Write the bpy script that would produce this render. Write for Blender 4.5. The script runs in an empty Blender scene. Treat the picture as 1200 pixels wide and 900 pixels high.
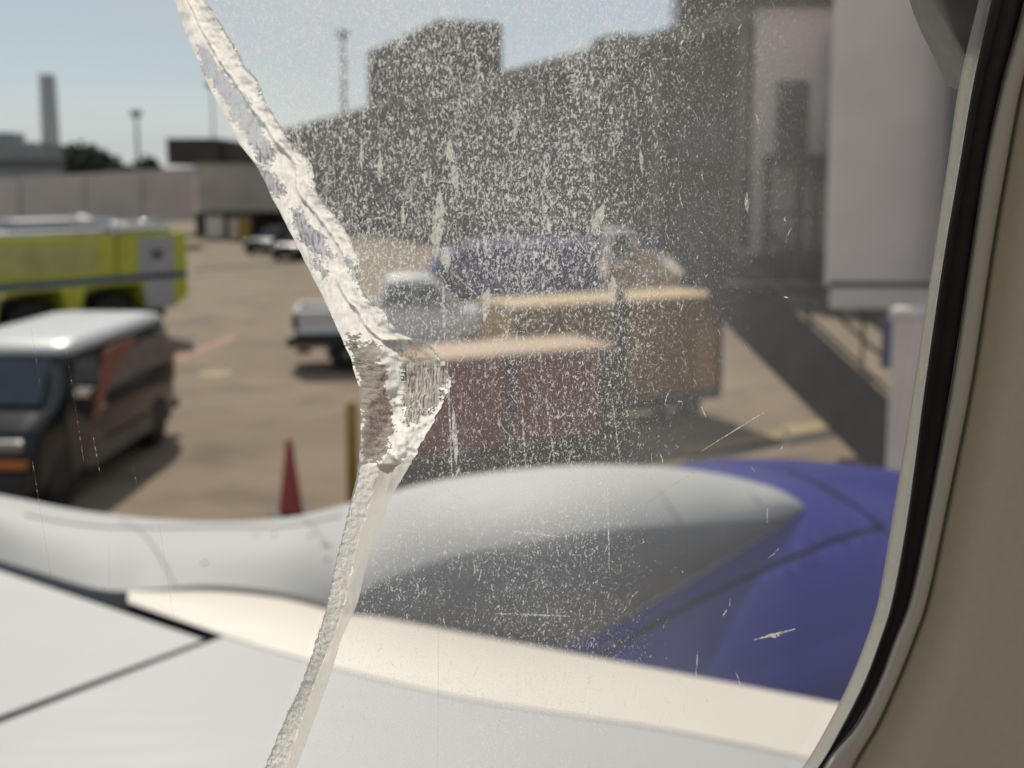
import bpy, bmesh, math, random
from mathutils import Vector, Matrix, noise
random.seed(7)
S = bpy.context.scene
COL = S.collection

# ------------------------------------------------------------------ camera
F, PX0, PY0, HOR, H = 1300.0, 600.0, 380.0, 215.0, 4.1
PITCH = math.atan((PY0 - HOR) / F)
cd = bpy.data.cameras.new('camera'); cam = bpy.data.objects.new('camera', cd); COL.objects.link(cam)
cam.location = (0, 0, H); cam.rotation_euler = (math.pi / 2 - PITCH, 0, 0)
cd.sensor_width = 36; cd.sensor_fit = 'HORIZONTAL'; cd.lens = F / 1200 * 36
cd.shift_y = (PY0 - 450) / 1200
cd.clip_start = 0.01; cd.clip_end = 3000
cd.dof.use_dof = True; cd.dof.focus_distance = 0.318; cd.dof.aperture_fstop = 12.5
S.camera = cam

# ------------------------------------------------------------------ sky, sun, exposure
SUN_EL, SUN_H = math.radians(47), Vector((-0.34, 0.94))
world = bpy.data.worlds.new('World'); S.world = world; world.use_nodes = True
wn = world.node_tree.nodes; wl = world.node_tree.links; wn.clear()
sky = wn.new('ShaderNodeTexSky'); sky.sky_type = 'NISHITA'; sky.sun_disc = False
sky.sun_elevation = SUN_EL; sky.sun_rotation = math.atan2(SUN_H.x, SUN_H.y)
sky.air_density = 1.0; sky.dust_density = 0.3; sky.ozone_density = 1.5
bg = wn.new('ShaderNodeBackground'); bg.inputs['Strength'].default_value = 0.075
wo = wn.new('ShaderNodeOutputWorld')
# thin high cloud, all round the sky
tc = wn.new('ShaderNodeTexCoord'); mp = wn.new('ShaderNodeMapping'); mp.inputs['Scale'].default_value = (1.2, 1.2, 7)
cn = wn.new('ShaderNodeTexNoise'); cn.inputs['Scale'].default_value = 2.6; cn.inputs['Detail'].default_value = 5
cr = wn.new('ShaderNodeMapRange'); cr.inputs['From Min'].default_value = 0.42; cr.inputs['From Max'].default_value = 0.68
cr.inputs['To Min'].default_value = 0.50; cr.inputs['To Max'].default_value = 0.90
mx = wn.new('ShaderNodeMix'); mx.data_type = 'RGBA'; mx.inputs[7].default_value = (7.1, 7.65, 8.1, 1)
wl.new(tc.outputs['Generated'], mp.inputs['Vector']); wl.new(mp.outputs[0], cn.inputs['Vector'])
wl.new(cn.outputs['Fac'], cr.inputs['Value']); wl.new(cr.outputs[0], mx.inputs[0])
wl.new(sky.outputs[0], mx.inputs[6]); wl.new(mx.outputs[2], bg.inputs['Color']); wl.new(bg.outputs[0], wo.inputs['Surface'])
sd = bpy.data.lights.new('sun', 'SUN'); sun = bpy.data.objects.new('sun', sd); COL.objects.link(sun)
sd.energy = 3.6; sd.angle = math.radians(0.53); sd.color = (1.0, 0.93, 0.82)
sdir = Vector((SUN_H.x, SUN_H.y, 0)).normalized() * math.cos(SUN_EL) + Vector((0, 0, math.sin(SUN_EL)))
sun.rotation_euler = (-sdir).to_track_quat('-Z', 'Y').to_euler(); sun.location = (-10, 30, 40)
S.view_settings.view_transform = 'Standard'; S.view_settings.look = 'None'
S.view_settings.exposure = 0.0; S.view_settings.gamma = 1.0
S.render.engine = 'CYCLES'; S.cycles.use_denoising = True
S.cycles.max_bounces = 8; S.cycles.transparent_max_bounces = 24
S.cycles.caustics_reflective = False; S.cycles.caustics_refractive = False
S.cycles.sample_clamp_indirect = 8

# ------------------------------------------------------------------ helpers
UPV = Vector((0, math.sin(PITCH), math.cos(PITCH))); FWD = Vector((0, math.cos(PITCH), -math.sin(PITCH)))
CAM = Vector((0, 0, H))
def ray(px, py): return Vector(((px - PX0) / F, 0, 0)) + UPV * ((PY0 - py) / F) + FWD
def at(px, py, Y):
    d = ray(px, py); return CAM + d * (Y / d.y)
def onz(px, py, z=0.0):
    d = ray(px, py); return CAM + d * ((z - H) / d.z)
def lerp(a, b, t): return a + (b - a) * t
def interp(tab, x):
    if x <= tab[0][0]: return tab[0][1]
    for (a, va), (b, vb) in zip(tab, tab[1:]):
        if x <= b: return lerp(va, vb, (x - a) / (b - a))
    return tab[-1][1]
def smooth_interp(tab, x):
    """Catmull-Rom through the table"""
    n = len(tab)
    if x <= tab[0][0]: return tab[0][1]
    if x >= tab[-1][0]: return tab[-1][1]
    for i in range(n - 1):
        if x <= tab[i + 1][0]:
            x1, y1 = tab[i]; x2, y2 = tab[i + 1]
            x0, y0 = tab[i - 1] if i > 0 else (2 * x1 - x2, 2 * y1 - y2)
            x3, y3 = tab[i + 2] if i + 2 < n else (2 * x2 - x1, 2 * y2 - y1)
            m1 = (y2 - y0) / (x2 - x0) * (x2 - x1); m2 = (y3 - y1) / (x3 - x1) * (x2 - x1)
            t = (x - x1) / (x2 - x1)
            return ((2*t**3-3*t*t+1)*y1 + (t**3-2*t*t+t)*m1 + (-2*t**3+3*t*t)*y2 + (t**3-t*t)*m2)
def inpoly(x, y, P):
    r = False; j = len(P) - 1
    for i in range(len(P)):
        if (P[i][1] > y) != (P[j][1] > y) and x < (P[j][0]-P[i][0])*(y-P[i][1])/(P[j][1]-P[i][1])+P[i][0]: r = not r
        j = i
    return r

def link(name, me, parent=None, smooth=False, mats=()):
    o = bpy.data.objects.new(name, me); COL.objects.link(o)
    for m in mats: me.materials.append(m)
    if smooth:
        for p in me.polygons: p.use_smooth = True
    if parent: o.parent = parent
    return o
def obj(name, bm, mat, parent=None, smooth=False):
    bmesh.ops.recalc_face_normals(bm, faces=bm.faces)
    me = bpy.data.meshes.new(name); bm.to_mesh(me); bm.free()
    return link(name, me, parent, smooth, mat if isinstance(mat, (list, tuple)) else (mat,))
def tag(o, label, cat, group=None):
    o['label'] = label; o['category'] = cat
    if group: o['group'] = group
    return o
def struct(o, kind='structure'): o['kind'] = kind; return o
def thing(name, label, cat, loc=(0, 0, 0), rz=0.0, group=None):
    o = bpy.data.objects.new(name, None); COL.objects.link(o); o.empty_display_size = 0.2
    o.location = loc; o.rotation_euler = (0, 0, rz)
    return tag(o, label, cat, group)
def box(bm, x0, x1, y0, y1, z0, z1, bev=0.0):
    r = bmesh.ops.create_cube(bm, size=1.0)['verts']
    for v in r:
        v.co = Vector((lerp(x0, x1, v.co.x + .5), lerp(y0, y1, v.co.y + .5), lerp(z0, z1, v.co.z + .5)))
    if bev > 0:
        es = list({e for v in r for e in v.link_edges})
        bmesh.ops.bevel(bm, geom=es, offset=bev, segments=2, affect='EDGES', profile=0.6)
    return bm
def nb(*a, **k): return box(bmesh.new(), *a, **k)
def bar(bm, p, q, r, n=8):
    p, q = Vector(p), Vector(q); d = (q - p).normalized()
    a = d.orthogonal().normalized(); b = d.cross(a)
    R0 = [bm.verts.new(p + (a*math.cos(t)+b*math.sin(t))*r) for t in [2*math.pi*i/n for i in range(n)]]
    R1 = [bm.verts.new(q + (a*math.cos(t)+b*math.sin(t))*r) for t in [2*math.pi*i/n for i in range(n)]]
    for i in range(n): bm.faces.new((R0[i], R0[(i+1)%n], R1[(i+1)%n], R1[i]))
    bm.faces.new(R0[::-1]); bm.faces.new(R1)
    return bm
def slab(bm, pts, off):
    """thick plate: polygon pts extruded by vector off"""
    off = Vector(off)
    A = [bm.verts.new(Vector(p)) for p in pts]; B = [bm.verts.new(Vector(p) + off) for p in pts]
    n = len(A); bm.faces.new(A[::-1]); bm.faces.new(B)
    for i in range(n): bm.faces.new((A[i], A[(i+1)%n], B[(i+1)%n], B[i]))
    return bm
def stack(bm, levels, seg=4):
    """rounded-rectangle outlines (z, xback, xfront, halfwidth, corner) lofted upwards"""
    rings = []
    for z, xb, xf, w, c in levels:
        ring = []
        for (sx, sy, a0) in ((xf-c, w-c, 0), (xb+c, w-c, 90), (xb+c, -w+c, 180), (xf-c, -w+c, 270)):
            for k in range(seg + 1):
                t = math.radians(a0 + 90 * k / seg); ring.append(bm.verts.new((sx + c*math.cos(t), sy + c*math.sin(t), z)))
        rings.append(ring)
    n = len(rings[0])
    for a, b in zip(rings, rings[1:]):
        for i in range(n): bm.faces.new((a[i], a[(i+1)%n], b[(i+1)%n], b[i]))
    bm.faces.new(rings[0][::-1]); bm.faces.new(rings[-1])
    return bm
def lathe(bm, prof, axis='y', n=24):
    """prof: (radius, along)"""
    rings = []
    for r, h in prof:
        ring = []
        for i in range(n):
            t = 2*math.pi*i/n
            c = {'y': (r*math.cos(t), h, r*math.sin(t)), 'z': (r*math.cos(t), r*math.sin(t), h)}[axis]
            ring.append(bm.verts.new(c))
        rings.append(ring)
    for a, b in zip(rings, rings[1:]):
        for i in range(n): bm.faces.new((a[i], a[(i+1)%n], b[(i+1)%n], b[i]))
    bm.faces.new(rings[0][::-1]); bm.faces.new(rings[-1])
    return bm

# ------------------------------------------------------------------ materials
def mat(name, col, rough=0.6, metal=0.0, var=0.12, scale=3.0, bump=0.0, coat=0.0, col2=None, spec=0.5, detail=6):
    m = bpy.data.materials.new(name); m.use_nodes = True
    n = m.node_tree.nodes; l = m.node_tree.links; b = n['Principled BSDF']
    b.inputs['Roughness'].default_value = rough; b.inputs['Metallic'].default_value = metal
    b.inputs['Coat Weight'].default_value = coat; b.inputs['Specular IOR Level'].default_value = spec
    t = n.new('ShaderNodeTexCoord'); z = n.new('ShaderNodeTexNoise')
    z.inputs['Scale'].default_value = scale; z.inputs['Detail'].default_value = detail
    l.new(t.outputs['Object'], z.inputs['Vector'])
    r = n.new('ShaderNodeMapRange'); r.inputs['From Min'].default_value = 0.3; r.inputs['From Max'].default_value = 0.7
    l.new(z.outputs['Fac'], r.inputs['Value'])
    x = n.new('ShaderNodeMix'); x.data_type = 'RGBA'
    c2 = col2 or tuple(c * (1 - var * 2) for c in col)
    x.inputs[6].default_value = (*c2, 1); x.inputs[7].default_value = (*col, 1)
    l.new(r.outputs[0], x.inputs[0]); l.new(x.outputs[2], b.inputs['Base Color'])
    if bump:
        u = n.new('ShaderNodeBump'); u.inputs['Strength'].default_value = bump; u.inputs['Distance'].default_value = 0.01
        l.new(z.outputs['Fac'], u.inputs['Height']); l.new(u.outputs[0], b.inputs['Normal'])
    return m
M = {}
M['white'] = mat('white_paint', (0.78, 0.77, 0.74), 0.35, var=0.04, coat=0.2)
M['black_paint'] = mat('black_paint', (0.012, 0.012, 0.013), 0.3, var=0.15, coat=0.3, spec=0.3)
M['vanroof'] = mat('silver_white_roof', (0.50, 0.50, 0.49), 0.35, var=0.06, coat=0.2)
M['sill'] = mat('dull_grey_sill', (0.13, 0.125, 0.12), 0.5, var=0.1)
M['glass'] = mat('tinted_glass', (0.02, 0.035, 0.04), 0.05, var=0.2, spec=0.8)
M['rubber'] = mat('tyre_rubber', (0.018, 0.018, 0.018), 0.8, var=0.2, scale=12)
M['rim'] = mat('wheel_rim', (0.35, 0.35, 0.34), 0.35, metal=0.6, var=0.1)
M['darkplastic'] = mat('dark_plastic', (0.03, 0.03, 0.032), 0.6, var=0.2)
M['chrome'] = mat('chrome', (0.8, 0.8, 0.8), 0.12, metal=1.0, var=0.03)
M['orange'] = mat('orange_decal', (0.33, 0.115, 0.07), 0.45, var=0.1)
M['orangebar'] = mat('orange_bumper', (0.55, 0.17, 0.05), 0.45, var=0.1)
M['tan_decal'] = mat('tan_decal', (0.30, 0.225, 0.175), 0.5, var=0.25, scale=9)
M['silver'] = mat('silver_paint', (0.66, 0.655, 0.64), 0.4, metal=0.0, var=0.05, coat=0.3)
M['lime'] = mat('lime_yellow_paint', (0.58, 0.62, 0.06), 0.45, var=0.1, coat=0.3)
M['greypanel'] = mat('grey_panel', (0.45, 0.45, 0.47), 0.5, var=0.08)
M['stripe_blue'] = mat('reflective_blue', (0.055, 0.085, 0.22), 0.4, var=0.1)
M['cone'] = mat('cone_orange', (0.34, 0.055, 0.04), 0.5, var=0.12, scale=8)
M['yellow'] = mat('yellow_paint', (0.42, 0.27, 0.05), 0.5, var=0.15)
M['red_curtain'] = mat('red_curtain', (0.62, 0.135, 0.10), 0.75, var=0.2, scale=6, bump=0.3)
M['brown_curtain'] = mat('brown_curtain', (0.66, 0.43, 0.17), 0.75, var=0.15, scale=5, bump=0.3)
M['rust_curtain'] = mat('rust_curtain', (0.60, 0.31, 0.15), 0.75, var=0.2, scale=6, bump=0.3)
M['tan_roof'] = mat('tan_canvas', (0.52, 0.36, 0.24), 0.7, var=0.07, scale=4)
M['gold_roof'] = mat('yellow_tan_canvas', (0.52, 0.37, 0.19), 0.7, var=0.07, scale=4)
M['cover'] = mat('pale_tan_cover', (0.80, 0.70, 0.56), 0.6, var=0.07)
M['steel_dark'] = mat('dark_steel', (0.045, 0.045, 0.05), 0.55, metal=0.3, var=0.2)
M['truck_blue'] = mat('truck_blue', (0.045, 0.05, 0.19), 0.45, var=0.12, coat=0.3)
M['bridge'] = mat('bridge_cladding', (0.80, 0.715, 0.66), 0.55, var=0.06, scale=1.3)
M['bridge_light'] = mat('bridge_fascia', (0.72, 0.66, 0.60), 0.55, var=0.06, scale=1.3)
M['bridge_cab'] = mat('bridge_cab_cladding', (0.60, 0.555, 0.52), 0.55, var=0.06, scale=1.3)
M['bridge_far'] = mat('far_bridge_cladding', (0.74, 0.68, 0.63), 0.6, var=0.08, scale=0.5)
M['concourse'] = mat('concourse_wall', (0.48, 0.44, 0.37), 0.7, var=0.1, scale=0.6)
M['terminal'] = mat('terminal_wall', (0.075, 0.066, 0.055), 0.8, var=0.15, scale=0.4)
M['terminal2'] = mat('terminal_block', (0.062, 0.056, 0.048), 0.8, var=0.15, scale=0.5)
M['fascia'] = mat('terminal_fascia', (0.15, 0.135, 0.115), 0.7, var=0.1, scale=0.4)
M['farwall'] = mat('far_building_wall', (0.30, 0.31, 0.31), 0.8, var=0.1, scale=0.3)
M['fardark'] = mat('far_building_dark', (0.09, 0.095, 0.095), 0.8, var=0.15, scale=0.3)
M['post'] = mat('galvanised_post', (0.27, 0.27, 0.26), 0.5, metal=0.3, var=0.1)
M['leaf'] = mat('foliage', (0.05, 0.06, 0.035), 0.7, var=0.25, scale=2)
M['bark'] = mat('bark', (0.07, 0.055, 0.04), 0.9, var=0.2)
M['canopy'] = mat('canopy_fabric', (0.10, 0.10, 0.125), 0.7, var=0.15, scale=2)
M['signblue'] = mat('sign_blue', (0.05, 0.06, 0.17), 0.5, var=0.1)
M['beige'] = mat('sidewall_plastic', (0.86, 0.80, 0.63), 0.5, var=0.02, scale=420, bump=0.04)
M['bead'] = mat('trim_plastic', (0.82, 0.77, 0.66), 0.35, var=0.04, scale=14)
M['seal'] = mat('black_seal', (0.018, 0.02, 0.021), 0.45, var=0.3, scale=60, bump=0.1)
M['retainer'] = mat('brushed_retainer', (0.60, 0.58, 0.54), 0.38, metal=0.45, var=0.18, scale=160, bump=0.15)
M['gap'] = mat('gap_sealant', (0.035, 0.04, 0.05), 0.6, var=0.2)
M['redline'] = mat('faded_red_paint', (0.42, 0.22, 0.165), 0.8, var=0.2, scale=2.5)
M['blackline'] = mat('black_tar_strip', (0.055, 0.046, 0.038), 0.85, var=0.3, scale=2)
M['yellowline'] = mat('worn_yellow_paint', (0.43, 0.33, 0.17), 0.8, var=0.2, scale=2)
M['iron'] = mat('iron_cover', (0.035, 0.03, 0.028), 0.7, var=0.2)

def wing_mat(name, col, rough, coat=0.0, metal=0.0):
    """painted skin with streaks, rivet rows left to relief"""
    m = mat(name, col, rough, metal, var=0.035, scale=2.2, coat=coat)
    n = m.node_tree.nodes; l = m.node_tree.links; b = n['Principled BSDF']
    t = n.new('ShaderNodeTexCoord'); p = n.new('ShaderNodeMapping'); p.inputs['Scale'].default_value = (3, 40, 3)
    z = n.new('ShaderNodeTexNoise'); z.inputs['Scale'].default_value = 1.5; z.inputs['Detail'].default_value = 5
    l.new(t.outputs['Object'], p.inputs['Vector']); l.new(p.outputs[0], z.inputs['Vector'])
    r = n.new('ShaderNodeMapRange'); r.inputs['To Min'].default_value = rough - .06; r.inputs['To Max'].default_value = rough + .1
    l.new(z.outputs['Fac'], r.inputs['Value']); l.new(r.outputs[0], b.inputs['Roughness'])
    return m
M['wing'] = wing_mat('wing_grey_paint', (0.415, 0.415, 0.405), 0.5)
M['edge'] = wing_mat('leading_edge_paint', (0.66, 0.605, 0.525), 0.5)
M['pylon'] = wing_mat('pylon_white_paint', (0.435, 0.435, 0.42), 0.62, 0.0)
M['cowl'] = wing_mat('cowl_blue_paint', (0.06, 0.066, 0.45), 0.36, 0.15)

# apron concrete
def apron_mat():
    m = bpy.data.materials.new('apron_concrete'); m.use_nodes = True
    n = m.node_tree.nodes; l = m.node_tree.links; b = n['Principled BSDF']; b.inputs['Roughness'].default_value = 0.9
    b.inputs['Specular IOR Level'].default_value = 0.25
    t = n.new('ShaderNodeTexCoord')
    def nz(sc, de): 
        z = n.new('ShaderNodeTexNoise'); z.inputs['Scale'].default_value = sc; z.inputs['Detail'].default_value = de
        l.new(t.outputs['Object'], z.inputs['Vector']); return z
    def mixc(f, a, bcol):
        x = n.new('ShaderNodeMix'); x.data_type = 'RGBA'; l.new(f, x.inputs[0])
        if isinstance(a, tuple): x.inputs[6].default_value = (*a, 1)
        else: l.new(a, x.inputs[6])
        x.inputs[7].default_value = (*bcol, 1); return x.outputs[2]
    def rng(o, a, c, t0=0.0, t1=1.0):
        r = n.new('ShaderNodeMapRange'); r.inputs['From Min'].default_value = a; r.inputs['From Max'].default_value = c
        r.inputs['To Min'].default_value = t0; r.inputs['To Max'].default_value = t1
        l.new(o, r.inputs['Value']); return r.outputs[0]
    c = mixc(rng(nz(0.25, 6).outputs['Fac'], .3, .7), (0.205, 0.158, 0.110), (0.27, 0.212, 0.150))
    c = mixc(rng(nz(0.8, 8).outputs['Fac'], .5, .72, 0, .75), c, (0.13, 0.10, 0.075))     # oil and rubber stains
    c = mixc(rng(nz(14, 4).outputs['Fac'], .55, .8, 0, .35), c, (0.31, 0.25, 0.185))
    br = n.new('ShaderNodeTexBrick'); br.offset = 0; br.inputs['Scale'].default_value = 1
    br.inputs['Brick Width'].default_value = 6; br.inputs['Row Height'].default_value = 6; br.inputs['Mortar Size'].default_value = 0.03
    br.inputs['Color1'].default_value = (0, 0, 0, 1); br.inputs['Color2'].default_value = (0, 0, 0, 1); br.inputs['Mortar'].default_value = (1, 1, 1, 1)
    mp = n.new('ShaderNodeMapping'); mp.inputs['Rotation'].default_value = (0, 0, 0.5); l.new(t.outputs['Object'], mp.inputs['Vector']); l.new(mp.outputs[0], br.inputs['Vector'])
    c = mixc(rng(br.outputs['Color'], 0, 1, 0, .5), c, (0.12, 0.092, 0.07))
    l.new(c, b.inputs['Base Color'])
    return m
M['apron'] = apron_mat()

# ------------------------------------------------------------------ ground
bm = bmesh.new()
vs = [bm.verts.new(p) for p in ((-900, -60, 0), (900, -60, 0), (900, 2500, 0), (-900, 2500, 0))]; bm.faces.new(vs)
struct(obj('apron_ground', bm, M['apron']))
def decal(name, pts, m, z=0.004):
    bm = bmesh.new(); bm.faces.new([bm.verts.new((p.x, p.y, z)) for p in pts]); return struct(obj(name, bm, m))
decal('painted_line', [onz(205, 423), onz(208, 416), onz(272, 393), onz(276, 398)], M['redline'])
decal('painted_line', [onz(228, 318), onz(228, 314), onz(350, 306), onz(350, 310)], M['blackline'])
for k, (x0, y0, x1, y1, w) in enumerate(((806, 549, 918, 522, 13), (925, 524, 1032, 502, 13))):
    a, b_ = onz(x0, y0), onz(x1, y1); a2, b2 = onz(x0 - 4, y0 - w), onz(x1 + 2, y1 - w + 3)
    a3, b3 = onz(x0 - 10, y0 - w - 11), onz(x1 + 6, y1 - w - 6)
    decal('tar_strip', [a, b_, b2, a2], M['blackline'], 0.005)
    decal('painted_line', [a2, b2, b3, a3], M['yellowline'], 0.009)
for (px, py, r) in ((288, 351, .42), (205, 397, .5), (252, 438, .38)):
    c = onz(px, py); bm = bmesh.new(); lathe(bm, [(r, 0.002), (r, 0.012), (r*.85, 0.016), (0.02, 0.016)], 'z', 20)
    o = obj('manhole_cover', bm, M['iron'] if py < 430 else M['yellowline']); o.location = c; struct(o)

# ------------------------------------------------------------------ terminal and far buildings
def wall_dir(Vx):  # horizontal unit vector toward image vanishing column Vx
    return Vector(((Vx - 600) / F, 1, 0)).normalized()
tdir = wall_dir(95)            # terminal face recedes to the left
tn = Vector((tdir.y, -tdir.x, 0))
def term_block(name, Pnear, L, z0, z1, D, m, parent=None, fas=True):
    """box whose visible face starts at Pnear and runs L along tdir, D deep (away to the right)"""
    P = Vector((Pnear.x, Pnear.y, 0)); n = tn
    bm = bmesh.new(); slab(bm, [P + Vector((0, 0, z0)), P + tdir*L + Vector((0, 0, z0)), P + tdir*L + n*D + Vector((0, 0, z0)), P + n*D + Vector((0, 0, z0))], (0, 0, z1 - z0))
    return obj(name, bm, m, parent)
TB = at(885, 215, 39.0); TB.z = 0
term = thing('terminal_building', 'long dark brown terminal building receding behind the scratched pane', 'building', TB)
def tl(o): o.matrix_parent_inverse = Matrix.Translation(-TB); return o
ztop = H + 6.0
TL = 96
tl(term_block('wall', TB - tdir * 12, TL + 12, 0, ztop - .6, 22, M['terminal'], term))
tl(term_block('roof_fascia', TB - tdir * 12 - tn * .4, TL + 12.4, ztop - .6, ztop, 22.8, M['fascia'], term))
# rooftop block
pb = TB + tdir * 35.5
tl(term_block('rooftop_block', pb - tn * .2, 19, ztop, ztop + 4.3, 4.2, M['terminal2'], term))
tl(term_block('rooftop_unit', TB + tdir * 14 + tn * 1.5, 2.5, ztop, ztop + .9, 3, M['terminal2'], term))
tl(term_block('rooftop_unit', TB + tdir * 3 + tn * 1.0, 4.5, ztop, ztop + 2.0, 4, M['terminal2'], term))
for k in range(16):
    s = -6 + k * 6.2
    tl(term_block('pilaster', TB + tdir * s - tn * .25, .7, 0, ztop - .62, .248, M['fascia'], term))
    w = tl(term_block('window', TB + tdir * (s + 1.4) - tn * .06, 4.0, 4.9, 6.6, .058, M['fardark'], term))
    d = tl(term_block('bay_door', TB + tdir * (s + 1.4) - tn * .08, 4.0, .1, 3.4, .078, M['fardark'], term))

# concourse with bay openings at far left, and its raised walkway
def simple_box(name, px0, px1, ytop, ybot, Y, D, m, parent=None, base=None):
    a = at(px0, ytop, Y); b_ = at(px1, ybot, Y)
    z0 = b_.z if base is None else base
    o = obj(name, nb(a.x, b_.x, Y, Y + D, z0, a.z), m, parent); return o
cb = thing('concourse_building', 'brownish raised concourse with dark open bays under it, behind the cars', 'building')
simple_box('upper_wall', 229, 350, 192, 248, 84, 10, M['concourse'], cb)
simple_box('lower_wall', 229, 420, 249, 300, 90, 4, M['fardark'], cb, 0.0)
simple_box('rooftop_block', 195, 256, 162, 193, 92, 8, M['terminal2'], cb)
simple_box('rooftop_block', 257, 330, 168, 193, 93, 8, M['terminal'], cb)
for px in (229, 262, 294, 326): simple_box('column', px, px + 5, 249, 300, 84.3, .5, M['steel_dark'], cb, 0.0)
lb = thing('boarding_bridge', 'long grey boarding bridge tunnel raised behind the yellow-green fire truck', 'boarding bridge')
a = at(-60, 212, 60); b_ = at(229, 196, 74); a2 = at(-60, 266, 60); b2 = at(229, 259, 74)
for k in range(4):
    t0, t1 = k / 4 + .003, (k + 1) / 4 - .003
    bm = bmesh.new(); slab(bm, [a2.lerp(b2, t0), a2.lerp(b2, t1), a.lerp(b_, t1), a.lerp(b_, t0)], (-.8, 3, 0)); obj('tunnel_section', bm, M['bridge_far'], lb)
for t in (.12, .62):
    p = a2.lerp(b2, t); obj('support_leg', nb(p.x - .3, p.x + .3, p.y + 1, p.y + 1.6, 0, p.z), M['steel_dark'], lb)
fb = thing('far_building', 'pale grey flat-roofed building on the skyline at the far left', 'building')
simple_box('wall', -80, 33, 166, 200, 160, 20, M['farwall'], fb, 0.0)
simple_box('roof_plant', -10, 12, 155, 166, 165, 5, M['farwall'], fb)
fb2 = thing('low_building', 'low dark-banded building between the lattice tower and the raised bridge', 'building')
simple_box('wall', -80, 84, 178, 215, 140, 18, M['farwall'], fb2, 0.0)
simple_box('window_band', -80, 84, 187, 197, 139.9, .1, M['glass'], fb2)
# lattice tower
P = at(62, 215, 150); tw = thing('lattice_tower', 'tall thin lattice radio tower on the skyline', 'tower', (P.x, P.y, 0))
ht = at(62, 88, 150).z; wd = .85
bm = bmesh.new()
for sx in (-1, 1):
    for sy in (-1, 1): bar(bm, (sx*wd, sy*wd, 0), (sx*wd*.75, sy*wd*.75, ht), .16, 6)
obj('mast_leg', bm, M['farwall'], tw)
bm = bmesh.new(); n_ = 20
for k in range(n_):
    z0, z1 = ht*k/n_, ht*(k+1)/n_
    for sy in (-1, 1):
        bar(bm, (-wd*.95, sy*wd*.9, z0), (wd*.9, sy*wd*.85, z1), .08, 5); bar(bm, (wd*.95, sy*wd*.9, z0), (-wd*.9, sy*wd*.85, z1), .08, 5)
        bar(bm, (-wd*.95, sy*wd*.9, z1), (wd*.9, sy*wd*.85, z1), .07, 5)
    for sx in (-1, 1): bar(bm, (sx*wd*.9, -wd*.9, z0), (sx*wd*.85, wd*.85, z1), .08, 5)
obj('bracing', bm, M['farwall'], tw)
# lamp posts
def lamp(px, ytop, Y, label, heads, r=.12):
    P = at(px, 215, Y); zt = at(px, ytop, Y).z
    t = thing('lamp_post', label, 'lamp post', (P.x, P.y, 0), 0, 'apron light masts')
    bm = bmesh.new(); lathe(bm, [(r*1.5, 0), (r*1.4, zt*.4), (r, zt)], 'z', 10); obj('pole', bm, M['post'], t)
    for h in range(heads):
        x = (h - (heads-1)/2) * .9
        obj('lamp_head', nb(x-.42, x+.42, -.3, .3, zt-.1, zt+.32, .08), M['fardark'], t)
    obj('crossarm', nb(-.5*heads, .5*heads, -.06, .06, zt-.18, zt-.08), M['post'], t)
    return t
lamp(163, 134, 100, 'lamp post with small square head on the skyline left of the crack', 1)
lamp(405, 41, 88, 'tall light mast with a small head rising left of the dark rooftop block', 1, .14)
lamp(252, 100, 95, 'thin bare mast right beside the left edge of the crack', 1, .07)
lamp(785, -30, 60, 'slim light mast above the terminal roof, top out of frame', 2, .09)

# trees on the skyline
def tree(px, ybase_h, Y, w, hgt, label):
    P = at(px, 215, Y)
    t = thing('tree', label, 'tree', (P.x, P.y, 0), 0, 'skyline trees')
    bm = bmesh.new(); bar(bm, (0, 0, 0), (0, 0, hgt*.6), .3, 8)
    for k in range(5):
        an = k*1.3; bar(bm, (0, 0, hgt*(.35+.05*k)), (math.cos(an)*w*.35, math.sin(an)*w*.35, hgt*.75), .1, 5)
    obj('trunk', bm, M['bark'], t)
    bm = bmesh.new(); rnd = random.Random(px)
    for k in range(1500):
        v = Vector((rnd.gauss(0, 1), rnd.gauss(0, 1), rnd.gauss(0, 1))).normalized() * rnd.random()**.4
        n_ = .75 + .5*noise.noise(v*2.3 + Vector((px, 0, 0)))
        p = Vector((v.x*w*.5*n_, v.y*w*.5*n_, hgt*.66 + v.z*hgt*.34*n_))
        a = Vector((rnd.gauss(0, 1), rnd.gauss(0, 1), rnd.gauss(0, 1))).normalized()*.32; b2 = a.orthogonal().normalized()*.22
        bm.faces.new([bm.verts.new(p+a), bm.verts.new(p+b2), bm.verts.new(p-a), bm.verts.new(p-b2)])
    obj('crown', bm, M['leaf'], t)
tree(97, 0, 122, 4.8, 9.3, 'dark tree on the skyline right of the lattice tower')
tree(118, 0, 118, 3.8, 8.2, 'smaller dark tree beside the pale skyline buildings')
tree(142, 0, 112, 4.0, 6.7, 'low dark tree left of the skyline lamp post')
tree(172, 0, 112, 4.4, 7.3, 'low dark tree at the foot of the skyline lamp post')

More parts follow.
